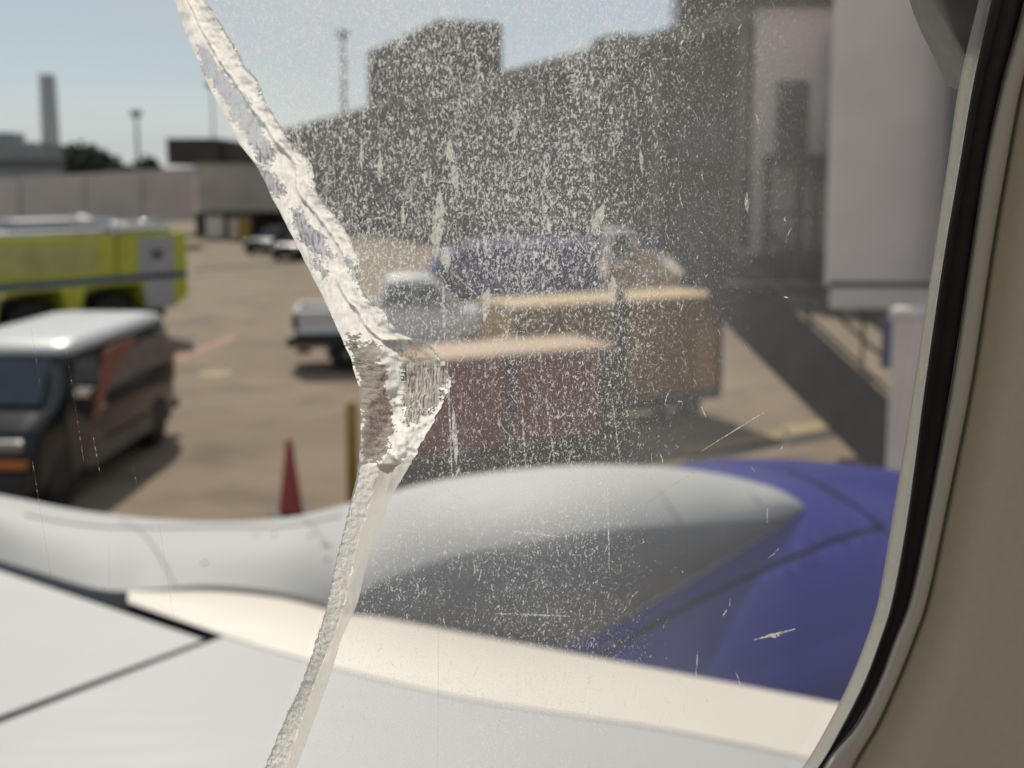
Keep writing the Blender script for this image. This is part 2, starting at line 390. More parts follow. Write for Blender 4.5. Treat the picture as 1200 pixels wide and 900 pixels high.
# ------------------------------------------------------------------ vehicles
def wheel(parent, x, y, r, w, side):
    bm = bmesh.new(); lathe(bm, [(r*.6, -w/2), (r*.93, -w/2), (r, -w*.3), (r, w*.3), (r*.93, w/2), (r*.6, w/2)], 'y', 24)
    t = obj('wheel', bm, M['rubber'], parent, True); t.location = (x, y, r)
    bm = bmesh.new(); lathe(bm, [(r*.58, -w*.42), (r*.6, w*.44*1.0), (r*.5, w*.5), (r*.2, w*.42), (r*.16, w*.55), (.01, w*.56)], 'y', 20)
    if side < 0:
        for v in bm.verts: v.co.y *= -1
    obj('rim', bm, M['rim'], t, True)
    return t
def arch(parent, x, y, r, side):
    bm = bmesh.new(); n_ = 14; P = [(x + r*math.cos(math.pi*i/n_), y, .33 + r*math.sin(math.pi*i/n_)) for i in range(n_+1)]
    slab(bm, P, (0, side*.012, 0)); return obj('wheel_arch', bm, M['darkplastic'], parent)

# black van, faces the camera (local +x is its nose)
vp = onz(190, 520); vf = onz(75, 600)
vd = (vf - vp); ang = math.atan2(vd.y, vd.x)
mid = (vp + vf) / 2
lat = Vector((-vd.y, vd.x, 0)).normalized()       # van's left side (toward image right)
van = thing('van', 'black van with white roof and orange swoosh on its side, facing the wing', 'van', mid - lat * 0.98, ang)
bm = stack(bmesh.new(), [(.30, -2.55, 2.55, .94, .2), (.45, -2.62, 2.62, .99, .22), (.85, -2.66, 2.66, 1.0, .24), (1.1, -2.66, 2.62, 1.0, .24),
                       (1.21, -2.65, 2.5, .99, .28), (1.36, -2.63, 1.98, .972, .28), (1.9, -2.52, 1.28, .90, .25), (1.93, -2.5, 1.24, .89, .24)])
obj('body', bm, M['black_paint'], van, True)
bm = stack(bmesh.new(), [(1.90, -2.535, 1.30, .905, .25), (1.96, -2.52, 1.26, .895, .25), (2.03, -2.45, 1.12, .86, .26), (2.065, -2.3, .95, .76, .3), (2.075, -2.0, .7, .6, .3)])
obj('roof', bm, M['vanroof'], van, True)
def vside(x, z):  # point on the van's left skin
    w = interp([(.85, 1.0), (1.1, 1.0), (1.21, .99), (1.36, .972), (1.9, .90)], z); return Vector((x, w + .012, z))
def vpatch(name, xz, m, parent=van, th=.012, off=0.0):
    bm = bmesh.new(); slab(bm, [vside(x, z) + Vector((0, off, 0)) for x, z in xz], (0, th, 0)); return obj(name, bm, m, parent)
bm = bmesh.new(); slab(bm, [(1.99, -.82, 1.38), (1.99, .82, 1.38), (1.37, .73, 1.86), (1.37, -.73, 1.86)], (.03, 0, .02)); obj('windshield', bm, M['glass'], van)
dr = vpatch('front_door', [(1.62, .45), (.42, .45), (.42, 1.86), (1.28, 1.86), (1.72, 1.2)], M['black_paint'], th=.008)
vpatch('door_window', [(1.58, 1.37), (.5, 1.37), (.5, 1.81), (1.22, 1.81)], M['glass'], dr, off=.012)
vpatch('door_handle', [(.70, 1.09), (.52, 1.09), (.52, 1.14), (.70, 1.14)], M['chrome'], dr, .04, .01)
for a_, b_ in ((.32, -.72), (-.82, -2.38)):
    vpatch('side_window', [(a_, 1.37), (b_, 1.37), (b_+.03, 1.81), (a_-.03, 1.81)], M['glass'])
# swoosh: orange leading sickle and pale brown sweep behind it
vpatch('orange_swoosh', [(1.0, .96), (.72, 1.03), (.35, 1.30), (-.1, 1.55), (-.55, 1.70), (-.9, 1.75), (-.9, 1.85), (-.1, 1.84), (.30, 1.80), (.5, 1.55), (.72, 1.30)], M['orange'], off=.016)
vpatch('tan_swoosh', [(.38, 1.28), (-.3, 1.30), (-1.0, 1.34), (-1.8, 1.30), (-2.45, 1.22), (-2.4, 1.66), (-1.6, 1.75), (-.9, 1.75), (-.55, 1.70), (-.1, 1.55)], M['tan_decal'], off=.021)
vpatch('sill_panel', [(1.15, .36), (-1.35, .36), (-1.35, .62), (1.15, .62)], M['sill'], th=.01)
for s in (1, -1):
    wheel(van, 1.80, s*.86, .37, .25, s); wheel(van, -1.73, s*.86, .37, .25, s)
    arch(van, 1.80, s*.99, .47, s); arch(van, -1.73, s*.99, .47, s)
    obj('headlight', nb(2.52, 2.68, min(s*.55, s*.9), max(s*.62, s*.88), .96, 1.10, .03), M['rim'], van)
    mr = obj('mirror', nb(1.42, 1.56, min(s*1.05, s*1.30), max(s*1.05, s*1.30), 1.25, 1.52, .04), M['darkplastic'], van)
    obj('mirror_cap', nb(1.565, 1.60, min(s*1.08, s*1.27), max(s*1.08, s*1.27), 1.42, 1.50, .01), M['chrome'], mr)
    obj('tail_light', nb(-2.68, -2.60, min(s*.80, s*.96), max(s*.80, s*.96), .9, 1.5, .02), M['cone'], van)
obj('grille', nb(2.62, 2.69, -.5, .5, .90, 1.14, .02), M['darkplastic'], van)
obj('front_bumper', nb(2.58, 2.84, -.98, .98, .46, .74, .06), M['darkplastic'], van)
obj('orange_bumper_bar', nb(2.66, 2.80, -.85, .95, .78, .88, .02), M['orangebar'], van)
obj('rear_bumper', nb(-2.85, -2.62, -.96, .96, .4, .58, .05), M['darkplastic'], van)
bm = bmesh.new()
for y in (-.45, .0, .45): box(bm, 1.35, 1.40, y-.02, y+.02, 1.86, 1.9)
obj('number_plate', nb(2.845, 2.86, -.16, .16, .55, .66), M['white'], van)
bm.free()

# airport fire truck (yellow-green); local +x is its nose, off the left of the frame
Q = onz(222, 395); fd = wall_dir(1630)
fr = thing('fire_truck', 'yellow-green airport fire truck with dark blue stripe behind the black van', 'fire truck', Vector((Q.x, Q.y, 0)) - fd * 4.5 + Vector((-fd.y, fd.x, 0)) * 1.5, math.atan2(fd.y, fd.x) + math.pi)
# local: rear at x=-4.5, side facing the camera is y=+1.5
bm = bmesh.new()
prof = [(-4.5, 1.12), (-4.05, .86), (-3.3, .86), (-3.1, 1.55), (-1.55, 1.55), (-1.4, .95), (-1.05, .95), (-.9, 1.55), (.6, 1.55), (.75, .8), (4.3, .8), (4.75, 1.2), (4.6, 2.0), (4.2, 2.75), (4.0, 2.82), (-4.4, 2.82), (-4.5, 2.72)]
slab(bm, [(x, -1.5, z) for x, z in prof], (0, 3.0, 0)); obj('body', bm, M['lime'], fr)
def fpatch(name, x0, x1, z0, z1, m, th=.02, parent=fr, y=1.5):
    return obj(name, nb(x0, x1, y, y + th, z0, z1), m, parent)
fpatch('reflective_stripe', -4.49, 4.4, 1.63, 1.79, M['stripe_blue'], .012)
lk = fpatch('locker_door', -4.1, -3.05, 1.82, 2.72, M['greypanel'], .03)
fpatch('emblem', -3.76, -3.42, 2.14, 2.40, M['sill'], .008, lk, 1.53)
fpatch('locker_door', -4.05, -3.2, .9, 1.6, M['greypanel'], .03)
M['palelime'] = mat('worn_lime_panel', (0.56, 0.58, 0.20), 0.45, var=0.15, scale=2)
fpatch('locker_door', -1.9, .7, 1.95, 2.66, M['palelime'], .03)
fpatch('locker_door', .8, 2.6, 1.95, 2.66, M['palelime'], .03)
fpatch('panel_joint', -2.45, -2.41, 1.8, 2.8, M['darkplastic'], .01)
for x in (-2.33, -.15, 2.9):
    for s in (1, -1): wheel(fr, x, s*1.28, .64, .42, s)
obj('chassis', nb(-4.2, 4.2, -.9, .9, .55, 1.2), M['darkplastic'], fr)
obj('roof_deck', nb(-4.3, 3.6, -1.2, 1.2, 2.822, 2.95, .03), M['greypanel'], fr)
obj('roof_rail', nb(-4.2, -2.2, 1.2, 1.3, 2.96, 3.08, .03), M['white'], fr)
obj('roof_turret', nb(.2, 2.2, -.6, .7, 2.95, 3.3, .12), M['darkplastic'], fr)
obj('roof_chest', nb(-2.7, -.3, -.4, .6, 2.95, 3.22, .06), M['greypanel'], fr)
obj('light_bar', nb(-3.7, -2.95, .55, .95, 2.97, 3.1, .05), M['white'], fr)
obj('beacon', nb(-2.62, -2.36, 1.12, 1.4, 2.78, 2.98, .06), M['chrome'], fr)
def ball(name, parent, loc, rad, m):
    bm = bmesh.new(); bmesh.ops.create_uvsphere(bm, u_segments=20, v_segments=12, radius=rad)
    o = obj(name, bm, m, parent, True); o.location = loc; return o
ball('side_glint_ball', fr, (-2.49, 1.28, 3.02), .13, M['chrome'])  # polished sphere added to catch a sun glint
ball('roof_glint_ball', fr, (-1.75, 1.1, 3.24), .12, M['chrome'])  # second sphere added only for its glint
obj('chrome_rail', bar(bmesh.new(), (-2.6, 1.15, 3.2), (-1.4, 1.15, 3.2), .05), M['chrome'], fr, True)
obj('chrome_rail', bar(bmesh.new(), (-4.1, 1.2, 3.1), (-3.0, 1.2, 3.1), .06), M['chrome'], fr, True)
obj('windscreen', nb(4.62, 4.7, -1.3, 1.3, 1.5, 2.3, .02), M['glass'], fr)

# pickup truck, nose to the right
pk0 = onz(345, 437); pk1 = onz(605, 432)
pdv = (pk1 - pk0); PL = pdv.length; pa = math.atan2(pdv.y, pdv.x); pm = (pk0 + pk1) / 2
pk = thing('pickup_truck', 'silver pickup truck parked behind the baggage carts, its bed left of the crack', 'pickup truck', pm + Vector((-pdv.y, pdv.x, 0)).normalized() * .95, pa)
hl = PL / 2
bm = stack(bmesh.new(), [(.52, -hl+.08, hl-.05, .88, .12), (.62, -hl, hl, .95, .15), (1.0, -hl, hl, .96, .16), (1.12, .1-.6, hl-.04, .95, .18), (1.28, -.6, hl-.25, .93, .2), (1.30, -.6, 1.2, .9, .2)])
obj('body', bm, M['silver'], pk, True)
bm = stack(bmesh.new(), [(1.29, -.65, 1.35, .90, .15), (1.45, -.62, 1.25, .88, .15), (1.95, -.45, .70, .76, .18), (2.05, -.35, .55, .68, .2)])
obj('cab', bm, M['silver'], pk, True)
for s in (1, -1):
    for x0, x1, x2, x3 in ((-.5, .18, .18, -.42), (.25, 1.0, .62, .25)):
        bm = bmesh.new(); y0, y1 = .895, .775
        slab(bm, [(x0, s*y0, 1.44), (x1, s*y0, 1.44), (x2, s*y1, 1.90), (x3, s*y1, 1.90)], (0, s*.02, .005)); obj('side_window', bm, M['glass'], pk)
    obj('bed_side', nb(-hl+.02, -.66, min(s*.84, s*.955), max(s*.84, s*.955), 1.001, 1.36, .03), M['silver'], pk)
    obj('tail_light', nb(-hl-.02, -hl+.1, min(s*.82, s*.97), max(s*.82, s*.97), .95, 1.28, .02), M['iron'], pk)
    wheel(pk, -hl+1.15, s*.84, .38, .26, s); wheel(pk, hl-.95, s*.84, .38, .26, s)
    arch(pk, -hl+1.15, s*.957, .46, s); arch(pk, hl-.95, s*.957, .46, s)
bm = bmesh.new(); slab(bm, [(1.28, -.78, 1.46), (1.28, .78, 1.46), (.76, .66, 1.93), (.76, -.66, 1.93)], (.02, 0, .02)); obj('windshield', bm, M['glass'], pk)
obj('tailgate', nb(-hl, -hl+.07, -.83, .83, 1.002, 1.36, .02), M['silver'], pk)
obj('rear_bumper', nb(-hl-.16, -hl+.02, -.9, .9, .55, .78, .05), M['darkplastic'], pk)
obj('hitch', nb(-hl-.02, -hl+.3, -.06, .06, .28, .55, .02), M['cone'], pk)
obj('side_skirt', nb(-hl+.02, -.62+.02, .957, .975, .60, .86), M['darkplastic'], pk)
obj('side_skirt', nb(-hl+.02, -.62+.02, -.975, -.957, .60, .86), M['darkplastic'], pk)

# baggage carts
cdv = wall_dir(3000); cn_ = Vector((-cdv.y, cdv.x, 0)); ca = math.atan2(cdv.y, cdv.x)
def cart(label, corner, L, W, z0, zt, curt, roof, patch=None):
    c = Vector((corner.x, corner.y, 0)) - cdv * L/2 + cn_ * W/2
    t = thing('baggage_cart', label, 'baggage cart', c, ca, 'baggage carts')
    hx, hy = L/2, W/2
    obj('deck', nb(-hx, hx, -hy, hy, z0-.14, z0, .02), M['steel_dark'], t)
    for sx in (-1, 0, 1):
        for sy in (-1, 1):
            x = sx*(hx-.05); y = sy*(hy-.04); obj('post', nb(x-.05, x+.05, y-.045, y+.045, z0, zt-.07), M['steel_dark'], t)
    obj('roof', nb(-hx-.06, hx+.06, -hy-.06, hy+.06, zt-.07, zt, .025), roof, t)
    nf = 26
    for sx in (-1, 1):                                          # pleated curtains, one per bay and side
        for sy in (-1, 1):
            bm = bmesh.new(); x0, x1 = (sx*.07, sx*(hx-.12)); vs = []
            for i in range(nf+1):
                x = lerp(x0, x1, i/nf); y = sy*(hy - .05 + .018*math.sin(i*1.35+sx)); vs.append((bm.verts.new((x, y, z0+.02)), bm.verts.new((x, y, zt-.08))))
            for p, q in zip(vs, vs[1:]): bm.faces.new((p[0], q[0], q[1], p[1]))
            bmesh.ops.solidify(bm, geom=bm.faces[:], thickness=.01)
            obj('curtain', bm, curt, t)
        obj('end_panel', nb(sx*hx-.03, sx*hx+.03, -hy+.1, hy-.1, z0, zt-.08), curt, t)
    if patch: obj('curtain_patch', nb(hx-.62, hx-.14, -hy-.012, -hy-.002, z0+.05, z0+(zt-z0)*.7), patch, t)
    for sx in (-1, 1):
        for sy in (-1, 1): wheel(t, sx*(hx-.55), sy*(hy-.2), .22, .14, sy)
    obj('axle_frame', nb(-hx+.3, hx-.3, -.3, .3, .2, z0-.142, .02), M['steel_dark'], t)
    bm = bar(bmesh.new(), (hx, 0, z0-.2), (hx+.35, 0, .3), .035); obj('tow_bar', bm, M['steel_dark'], t)
    return t
cart('baggage cart with dark red curtains and tan roof beside the crack', onz(715, 541), 3.35, 1.25, .42, 1.76, M['red_curtain'], M['tan_roof'])
cart('taller baggage cart with brown curtains and yellowish tan roof behind the red cart', onz(845, 490), 4.1, 1.3, .50, 2.2, M['brown_curtain'], M['gold_roof'], M['rust_curtain'])
P = at(717, 400, 16.62); pst = thing('steel_post', 'dark steel post standing between the red and brown baggage carts', 'post', (P.x + .12, P.y, 0))
bm = bmesh.new(); lathe(bm, [(.075, 0), (.075, 2.45), (.04, 2.5)], 'z', 12); obj('pole', bm, M['steel_dark'], pst)
bm = bmesh.new(); lathe(bm, [(.18, 0), (.18, .05), (.08, .09), (.05, .1)], 'z', 16); obj('base_plate', bm, M['steel_dark'], pst)

# blue box truck and white tug behind the carts
P = onz(606, 404); bt = thing('box_truck', 'dark blue box truck seen through the scratches behind the silver pickup', 'truck', P, 0.12)
obj('cargo_box', nb(-1.35, 1.95, -1.1, 1.1, .85, 2.66, .06), M['truck_blue'], bt)
bm = stack(bmesh.new(), [(.45, -2.6, -1.4, 1.0, .15), (1.2, -2.6, -1.4, 1.02, .15), (1.5, -2.45, -1.4, 1.0, .15), (2.35, -2.0, -1.4, .92, .15), (2.45, -1.9, -1.42, .85, .15)])
obj('cab', bm, M['truck_blue'], bt, True)
for s in (1, -1):
    bm = bmesh.new(); slab(bm, [(-2.35, s*1.0, 1.5), (-1.6, s*1.0, 1.5), (-1.6, s*.93, 2.2), (-2.05, s*.93, 2.2)], (0, s*.02, 0)); obj('side_window', bm, M['glass'], bt)
    wheel(bt, -2.0, s*.85, .4, .28, s); wheel(bt, 1.1, s*.85, .4, .28, s)
obj('chassis', nb(-1.6, 1.9, -.5, .5, .45, .845), M['darkplastic'], bt)
obj('box_top_rail', nb(-1.37, 1.97, -1.125, -1.1, 2.5, 2.64), M['truck_blue'], bt)
P = onz(728, 381); tg = thing('tow_tractor', 'pale tow tractor with sloping nose behind the brown cart', 'tow tractor', P, 0.05)
bm = bmesh.new(); slab(bm, [(x, -.95, z) for x, z in ((-1.55, .5), (1.5, .5), (1.5, 1.55), (.35, 2.35), (.25, 1.9), (-.55, 1.9), (-.55, 1.45), (-1.55, 1.45))], (0, 1.9, 0)); obj('body', bm, M['tan_roof'], tg)
obj('cab', nb(-.5, .2, -.8, .8, 1.91, 2.8, .06), M['greypanel'], tg)
bm = bmesh.new(); slab(bm, [(.22, -1.0, 1.66), (1.62, -1.0, 1.60), (1.15, .55, 2.28), (.22, .75, 2.52)], (0, .02, -.08)); obj('sloping_cover', bm, M['cover'], tg)
bm = bmesh.new(); slab(bm, [(-1.62, -1.05, 1.62), (-.6, -1.05, 1.62), (-.6, .3, 2.0), (-1.4, .3, 2.0)], (0, .02, -.08)); obj('sloping_cover', bm, M['cover'], tg)
obj('cab_window', nb(-.4, .1, -.83, -.8, 2.1, 2.65), M['glass'], tg)
obj('blue_engine_cover', nb(.45, 1.2, .1, .9, 2.0, 2.5, .05), M['truck_blue'], tg)
obj('rear_deck', nb(-1.6, -.58, -1.0, 1.0, 1.452, 1.6, .03), M['white'], tg)
for s in (1, -1): wheel(tg, -1.0, s*.85, .45, .3, s); wheel(tg, .95, s*.85, .45, .3, s)

# cars under the concourse
def small_car(px, py, label, paint, ang, L=4.3):
    P = onz(px, py); t = thing('parked_car', label, 'car', P, ang, 'cars under the concourse'); h = L/2
    bm = stack(bmesh.new(), [(.22, -h+.1, h-.1, .82, .2), (.5, -h, h, .88, .25), (.78, -h+.02, h-.1, .87, .28), (.92, -h+.2, h-1.1, .8, .25)]); obj('body', bm, paint, t, True)
    bm = stack(bmesh.new(), [(.9, -h+.4, h-1.25, .78, .2), (1.38, -h+1.0, h-2.1, .62, .2), (1.45, -h+1.2, h-2.3, .5, .2)]); obj('greenhouse', bm, M['glass'], t, True)
    obj('roof', nb(-h+1.0, h-2.1, -.58, .58, 1.455, 1.49, .015), paint, t)
    for s in (1, -1):
        wheel(t, h-.85, s*.76, .31, .2, s); wheel(t, -h+.8, s*.76, .31, .2, s)
        ball('headlight', t, (h-.12, s*.62, .68), .16, M['chrome'])
small_car(321, 296, 'dark car with glinting lights nosing out under the concourse', M['black_paint'], -1.9)
small_car(352, 303, 'dark car half hidden behind the crack at the concourse', M['black_paint'], -1.8)
def crate(name, px, py, w, h, d, m, label):
    P = onz(px, py); t = thing(name, label, 'container', P, .1, 'containers in the concourse bays')
    obj('body', nb(-w/2, w/2, 0, d, .12, h, .04), m, t); obj('lid', nb(-w/2-.04, w/2+.04, -.04, d+.04, h+.002, h+.1, .02), M['fardark'], t)
    obj('skid', nb(-w/2, w/2, .1, d-.1, 0, .118), M['fardark'], t)
crate('cargo_container', 252, 281, 1.25, 1.7, 1.4, M['bridge_light'], 'pale container in the left concourse bay')
crate('cargo_container', 275, 283, .7, 1.6, 1.2, M['bridge_light'], 'small pale container next to the yellow one')
crate('cargo_container', 286, 284, .75, 1.65, 1.2, M['yellow'], 'yellow container in the concourse bay beside the crack')

# traffic cone and bollard
P = onz(341, 604); cnx = thing('traffic_cone', 'red-orange traffic cone standing alone on the apron behind the wing', 'traffic cone', P, .3)
bm = bmesh.new(); lathe(bm, [(.165, .04), (.15, .06), (.035, .97), (.02, .98)], 'z', 24); obj('cone_body', bm, M['cone'], cnx, True)
obj('base', nb(-.24, .24, -.24, .24, 0, .045, .015), M['darkplastic'], cnx)
P = onz(414, 596); bl = thing('bollard', 'yellow post standing behind the left edge of the crack', 'bollard', P)
bm = bmesh.new(); lathe(bm, [(.075, 0), (.075, 1.34), (.05, 1.39), (.01, 1.4)], 'z', 16); obj('post', bm, M['yellow'], bl, True)
bm = bmesh.new(); lathe(bm, [(.14, 0), (.14, .04), (.08, .05)], 'z', 16); obj('base_plate', bm, M['steel_dark'], bl)

# ------------------------------------------------------------------ near boarding bridge on the right
jb = thing('boarding_bridge', 'big grey boarding bridge close by on the right with outside stairs', 'boarding bridge', (5.5, 15, 0))
def J(o): o.matrix_parent_inverse = Matrix.Translation((-5.5, -15, 0)); return o
def skew(o, Y):      # shape slanted so the sunlit end faces turn out of view
    for v in o.data.vertices: v.co.x += (v.co.y - Y) * .46
    return o
def jbox(name, px0, px1, y0, y1, Y, D, m, bev=0.0, zt=None, zb=None):
    a = at(px0, y0, Y); b_ = at(px1, y1, Y); return skew(J(obj(name, nb(a.x, b_.x, Y, Y + D, b_.z if zb is None else zb, a.z if zt is None else zt, bev), m, jb)), Y)
jbox('tunnel_wall', 977, 1480, 0, 336, 15.0, 3.2, M['bridge'], .03, zt=7.4)
jbox('floor_fascia', 972, 1480, 338, 362, 14.9, 3.3, M['bridge_light'], .02)
jbox('floor_seam', 972, 1480, 331, 337, 14.93, .06, M['steel_dark'])
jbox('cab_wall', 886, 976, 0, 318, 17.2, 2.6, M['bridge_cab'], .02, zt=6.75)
jbox('cab_roof', 872, 990, 0, 30, 17.0, 3.0, M['terminal2'], .02, zt=7.05, zb=6.76)
jbox('cab_doorway', 912, 945, 95, 185, 17.14, .058, M['glass'])
jbox('corner_trim', 966, 975, 40, 180, 17.12, .075, M['greypanel'])
# service platform with frame
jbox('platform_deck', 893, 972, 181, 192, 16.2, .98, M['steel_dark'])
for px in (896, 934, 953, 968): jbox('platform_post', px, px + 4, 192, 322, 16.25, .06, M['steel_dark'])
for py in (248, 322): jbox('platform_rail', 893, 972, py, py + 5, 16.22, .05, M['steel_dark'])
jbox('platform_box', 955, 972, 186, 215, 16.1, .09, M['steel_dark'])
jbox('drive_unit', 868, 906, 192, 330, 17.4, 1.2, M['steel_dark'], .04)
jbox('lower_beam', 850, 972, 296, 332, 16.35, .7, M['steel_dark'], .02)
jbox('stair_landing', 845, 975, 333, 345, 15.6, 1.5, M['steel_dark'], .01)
jbox('canopy_seal', 1119, 1480, -60, 330, 14.6, .38, M['canopy'], .05)
# support column and sign
jbox('support_column', 1046, 1086, 362, 600, 13.2, .4, M['bridge'], .03, zb=0.0)
jbox('column_head', 1042, 1110, 364, 376, 13.18, .44, M['bridge_far'], .02)
jbox('sign_plate', 1034, 1045, 372, 432, 13.22, .05, M['signblue'])
# stairs down to the apron
T0 = at(862, 338, 17.0); T1 = at(1122, 575, 13.6); T1.z = 0.12
sdv = Vector((T1.x - T0.x, T1.y - T0.y, 0)).normalized(); sn = Vector((sdv.y, -sdv.x, 0))
if sn.y > 0: sn = -sn
def st(a_, b_, z0, z1, name, m, th):   # stringer-like panel between two heights, running down the flight
    bm = bmesh.new(); o0 = sn * a_; slab(bm, [T0 + o0 + Vector((0, 0, z0)), T1 + o0 + Vector((0, 0, z0)), T1 + o0 + Vector((0, 0, z1)), T0 + o0 + Vector((0, 0, z1))], sn * th); return J(obj(name, bm, m, jb))
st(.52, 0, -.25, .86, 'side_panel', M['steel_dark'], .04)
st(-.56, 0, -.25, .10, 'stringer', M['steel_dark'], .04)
NS = 12
for k in range(NS):
    p = T0.lerp(T1, (k + .5) / NS); bm = bmesh.new(); e = sdv * .15
    slab(bm, [p - e - sn*.515, p + e - sn*.515, p + e + sn*.515, p - e + sn*.515], (0, 0, .035)); J(obj('stair_tread', bm, M['steel_dark'], jb))
for s in (-.54, .54):
    for hgt in (.95, .6) if s < 0 else (.95,):
        J(obj('handrail', bar(bmesh.new(), T0 + sn*s + Vector((0, 0, hgt)), T1 + sn*s + Vector((0, 0, hgt)), .028), M['steel_dark'], jb))
    for k in range(5):
        p = T0.lerp(T1, k / 4) + sn * s; J(obj('rail_post', bar(bmesh.new(), p, p + Vector((0, 0, .95)), .025), M['steel_dark'], jb))

# ------------------------------------------------------------------ the airplane we sit in
plane = thing('passenger_airplane', 'white airplane with blue engine, seen from its own cabin through a cracked window', 'airplane')
ZW = 3.0
def ow(px, py, z=ZW): return onz(px, py, z)
A, B, C = ow(255, 742), ow(0, 660), ow(0, 838)
LE = [(130, 694), (200, 689), (330, 699), (420, 720), (600, 755), (800, 793), (980, 828), (1200, 872), (1500, 930)]
SB = [(255, 742), (330, 765), (400, 784), (540, 817), (700, 842), (800, 858), (980, 896), (1200, 948), (1500, 1020)]
# dark under-skin seen in the panel gaps
bm = bmesh.new(); far = A + (B - A) * 3.0; near = A + (C - A) * 2.6
zz = Vector((0, 0, -.115))
rim = [ow(x, smooth_interp(SB, x)) for x in (270, 300, 330, 365, 400, 470, 540, 600, 660, 700, 750, 800, 860, 920, 980, 1080, 1200, 1350, 1500)]
base = [far, A, *rim, Vector((2.2, .75, ZW)), Vector((-2.4, .75, ZW)), Vector((-3.0, near.y, ZW))]
slab(bm, [p + zz for p in base], (0, 0, -.25))
wing = obj('wing', bm, M['gap'], plane)
def inset(P, d):
    c = sum(P, Vector()) / len(P); out = []
    n_ = len(P)
    for i in range(n_):
        e0 = (P[i] - P[i-1]).normalized(); e1 = (P[(i+1) % n_] - P[i]).normalized()
        n0 = Vector((-e0.y, e0.x, 0)); n1 = Vector((-e1.y, e1.x, 0))
        if n0.dot(c - P[i]) < 0: n0 = -n0
        if n1.dot(c - P[i]) < 0: n1 = -n1
        b_ = (n0 + n1); b_ = b_ / max(.35, (1 + n0.dot(n1))) if b_.length > 1e-6 else n0
        out.append(P[i] + b_ * d)
    return out
def plate(name, P, m, top=0.0, d=0.0):
    P = inset(P, d) if d else P
    bm = bmesh.new(); slab(bm, [p + Vector((0, 0, top - .11)) for p in P], (0, 0, .11))
    es = [e for e in bm.edges if abs(e.verts[0].co.z - e.verts[1].co.z) < 1e-4 and e.verts[0].co.z > ZW + top - .01]
    bmesh.ops.bevel(bm, geom=es, offset=.0015, segments=1, affect='EDGES')
    o = obj(name, bm, [m, M['gap']], wing)
    for p in o.data.polygons:
        if abs(p.normal.z) < .3: p.material_index = 1
    return o
g1 = (B - A).normalized(); g2 = (C - A).normalized()
nA = Vector((-g1.y, g1.x, 0)); nA = nA if nA.dot(C - A) > 0 else -nA
# triangular panel left of the corner
plate('wing_panel', [A + nA*(-.004) + g2*.042, far + nA*.012, Vector((-3.0, near.y + .6, ZW)), near + nA*.0 + g1*.01], M['wing'], -.004)
# main near panel
nC = Vector((-g2.y, g2.x, 0)); nC = nC if nC.dot(B - A) < 0 else -nC
plate('wing_panel', [A + nC*.026, *[p for p in rim], Vector((2.2, .75, ZW)), Vector((-2.4, .75, ZW)), near + nC*.042], M['wing'], 0.0)
# leading edge, wrapped down over its nose
bm = bmesh.new(); rows = []
xs = [150, 200, 255, 330, 400, 470, 540, 600, 660, 700, 750, 800, 860, 920, 980, 1080, 1200, 1350, 1500]
for x in xs:
    tx = (x - 150) / 1350
    xb = lerp(165, 1500, tx) if x > 255 else x
    nb_ = ow(x, smooth_interp(SB, x) if x > 255 else lerp(706, 742, (x-150)/105), ZW + .002)
    le = ow(x, smooth_interp(LE, x), ZW - .004)
    dv = (le - nb_); dv.z = 0; L_ = dv.length; dv.normalize()
    row = [nb_ + Vector((0, 0, -.112)), nb_ + Vector((0, 0, -.0005)), nb_]
    for k in range(1, 6): row.append(nb_.lerp(le, k/5) + Vector((0, 0, .012*math.sin(math.pi*k/5))))
    for an in range(20, 181, 20):
        r = .085; a_ = math.radians(an)
        row.append(le + dv * (r * math.sin(a_)*.9) + Vector((0, 0, -r*(1 - math.cos(a_)))))
    row.append(nb_ + Vector((0, 0, -.3)))
    rows.append([bm.verts.new(p) for p in row])
for a_, b_ in zip(rows, rows[1:]):
    for i in range(len(a_) - 1):
        if i != 1: bm.faces.new((a_[i], b_[i], b_[i+1], a_[i+1]))
o = obj('leading_edge', bm, [M['edge'], M['gap']], wing, True)
for p in o.data.polygons:
    if p.center.z < ZW - .04 and abs(p.normal.z) < .3 and p.center.y < onz(600, 700, ZW).y and p.index % (len(rows[0]) - 2) == 0: p.material_index = 1

# nacelle, axis along the fuselage
ax = Vector((0.823, 0.568, 0)); QN = Vector((0.78, 3.4, 2.2))
RP = [(-2.2, .35), (-1.8, .42), (-1.45, .56), (-1.1, .74), (-.75, .89), (-.4, .975), (-.1, 1.015), (.15, 1.0), (.45, .95), (.75, .885), (1.0, .82), (1.12, .76), (1.16, .70), (1.12, .64)]
nx = Vector((ax.y, -ax.x, 0)); up = Vector((0, 0, 1))
def cowl_pt(s, th, dr=0.0):
    r = smooth_interp(RP, s) + dr; return QN + ax * s + (nx * math.cos(th) + up * math.sin(th)) * r
SEAM = math.radians(65.5)
def cowl_sec(name, t0, t1, s0, s1, m, parent):
    bm = bmesh.new(); nt = max(3, int(abs(t1 - t0) / .06)); ns = max(3, int((s1 - s0) / .05)); g = []
    for i in range(ns + 1):
        g.append([bm.verts.new(cowl_pt(lerp(s0, s1, i/ns), lerp(t0, t1, j/nt))) for j in range(nt + 1)])
    for i in range(ns):
        for j in range(nt): bm.faces.new((g[i][j], g[i+1][j], g[i+1][j+1], g[i][j+1]))
    r = bmesh.ops.solidify(bm, geom=bm.faces[:], thickness=.02)
    return obj(name, bm, m, parent, True)
bm = bmesh.new()
rings = []
for s, r in RP:
    rings.append([bm.verts.new(QN + ax*s + (nx*math.cos(t)+up*math.sin(t))*(r-.035)) for t in [2*math.pi*i/48 for i in range(48)]])
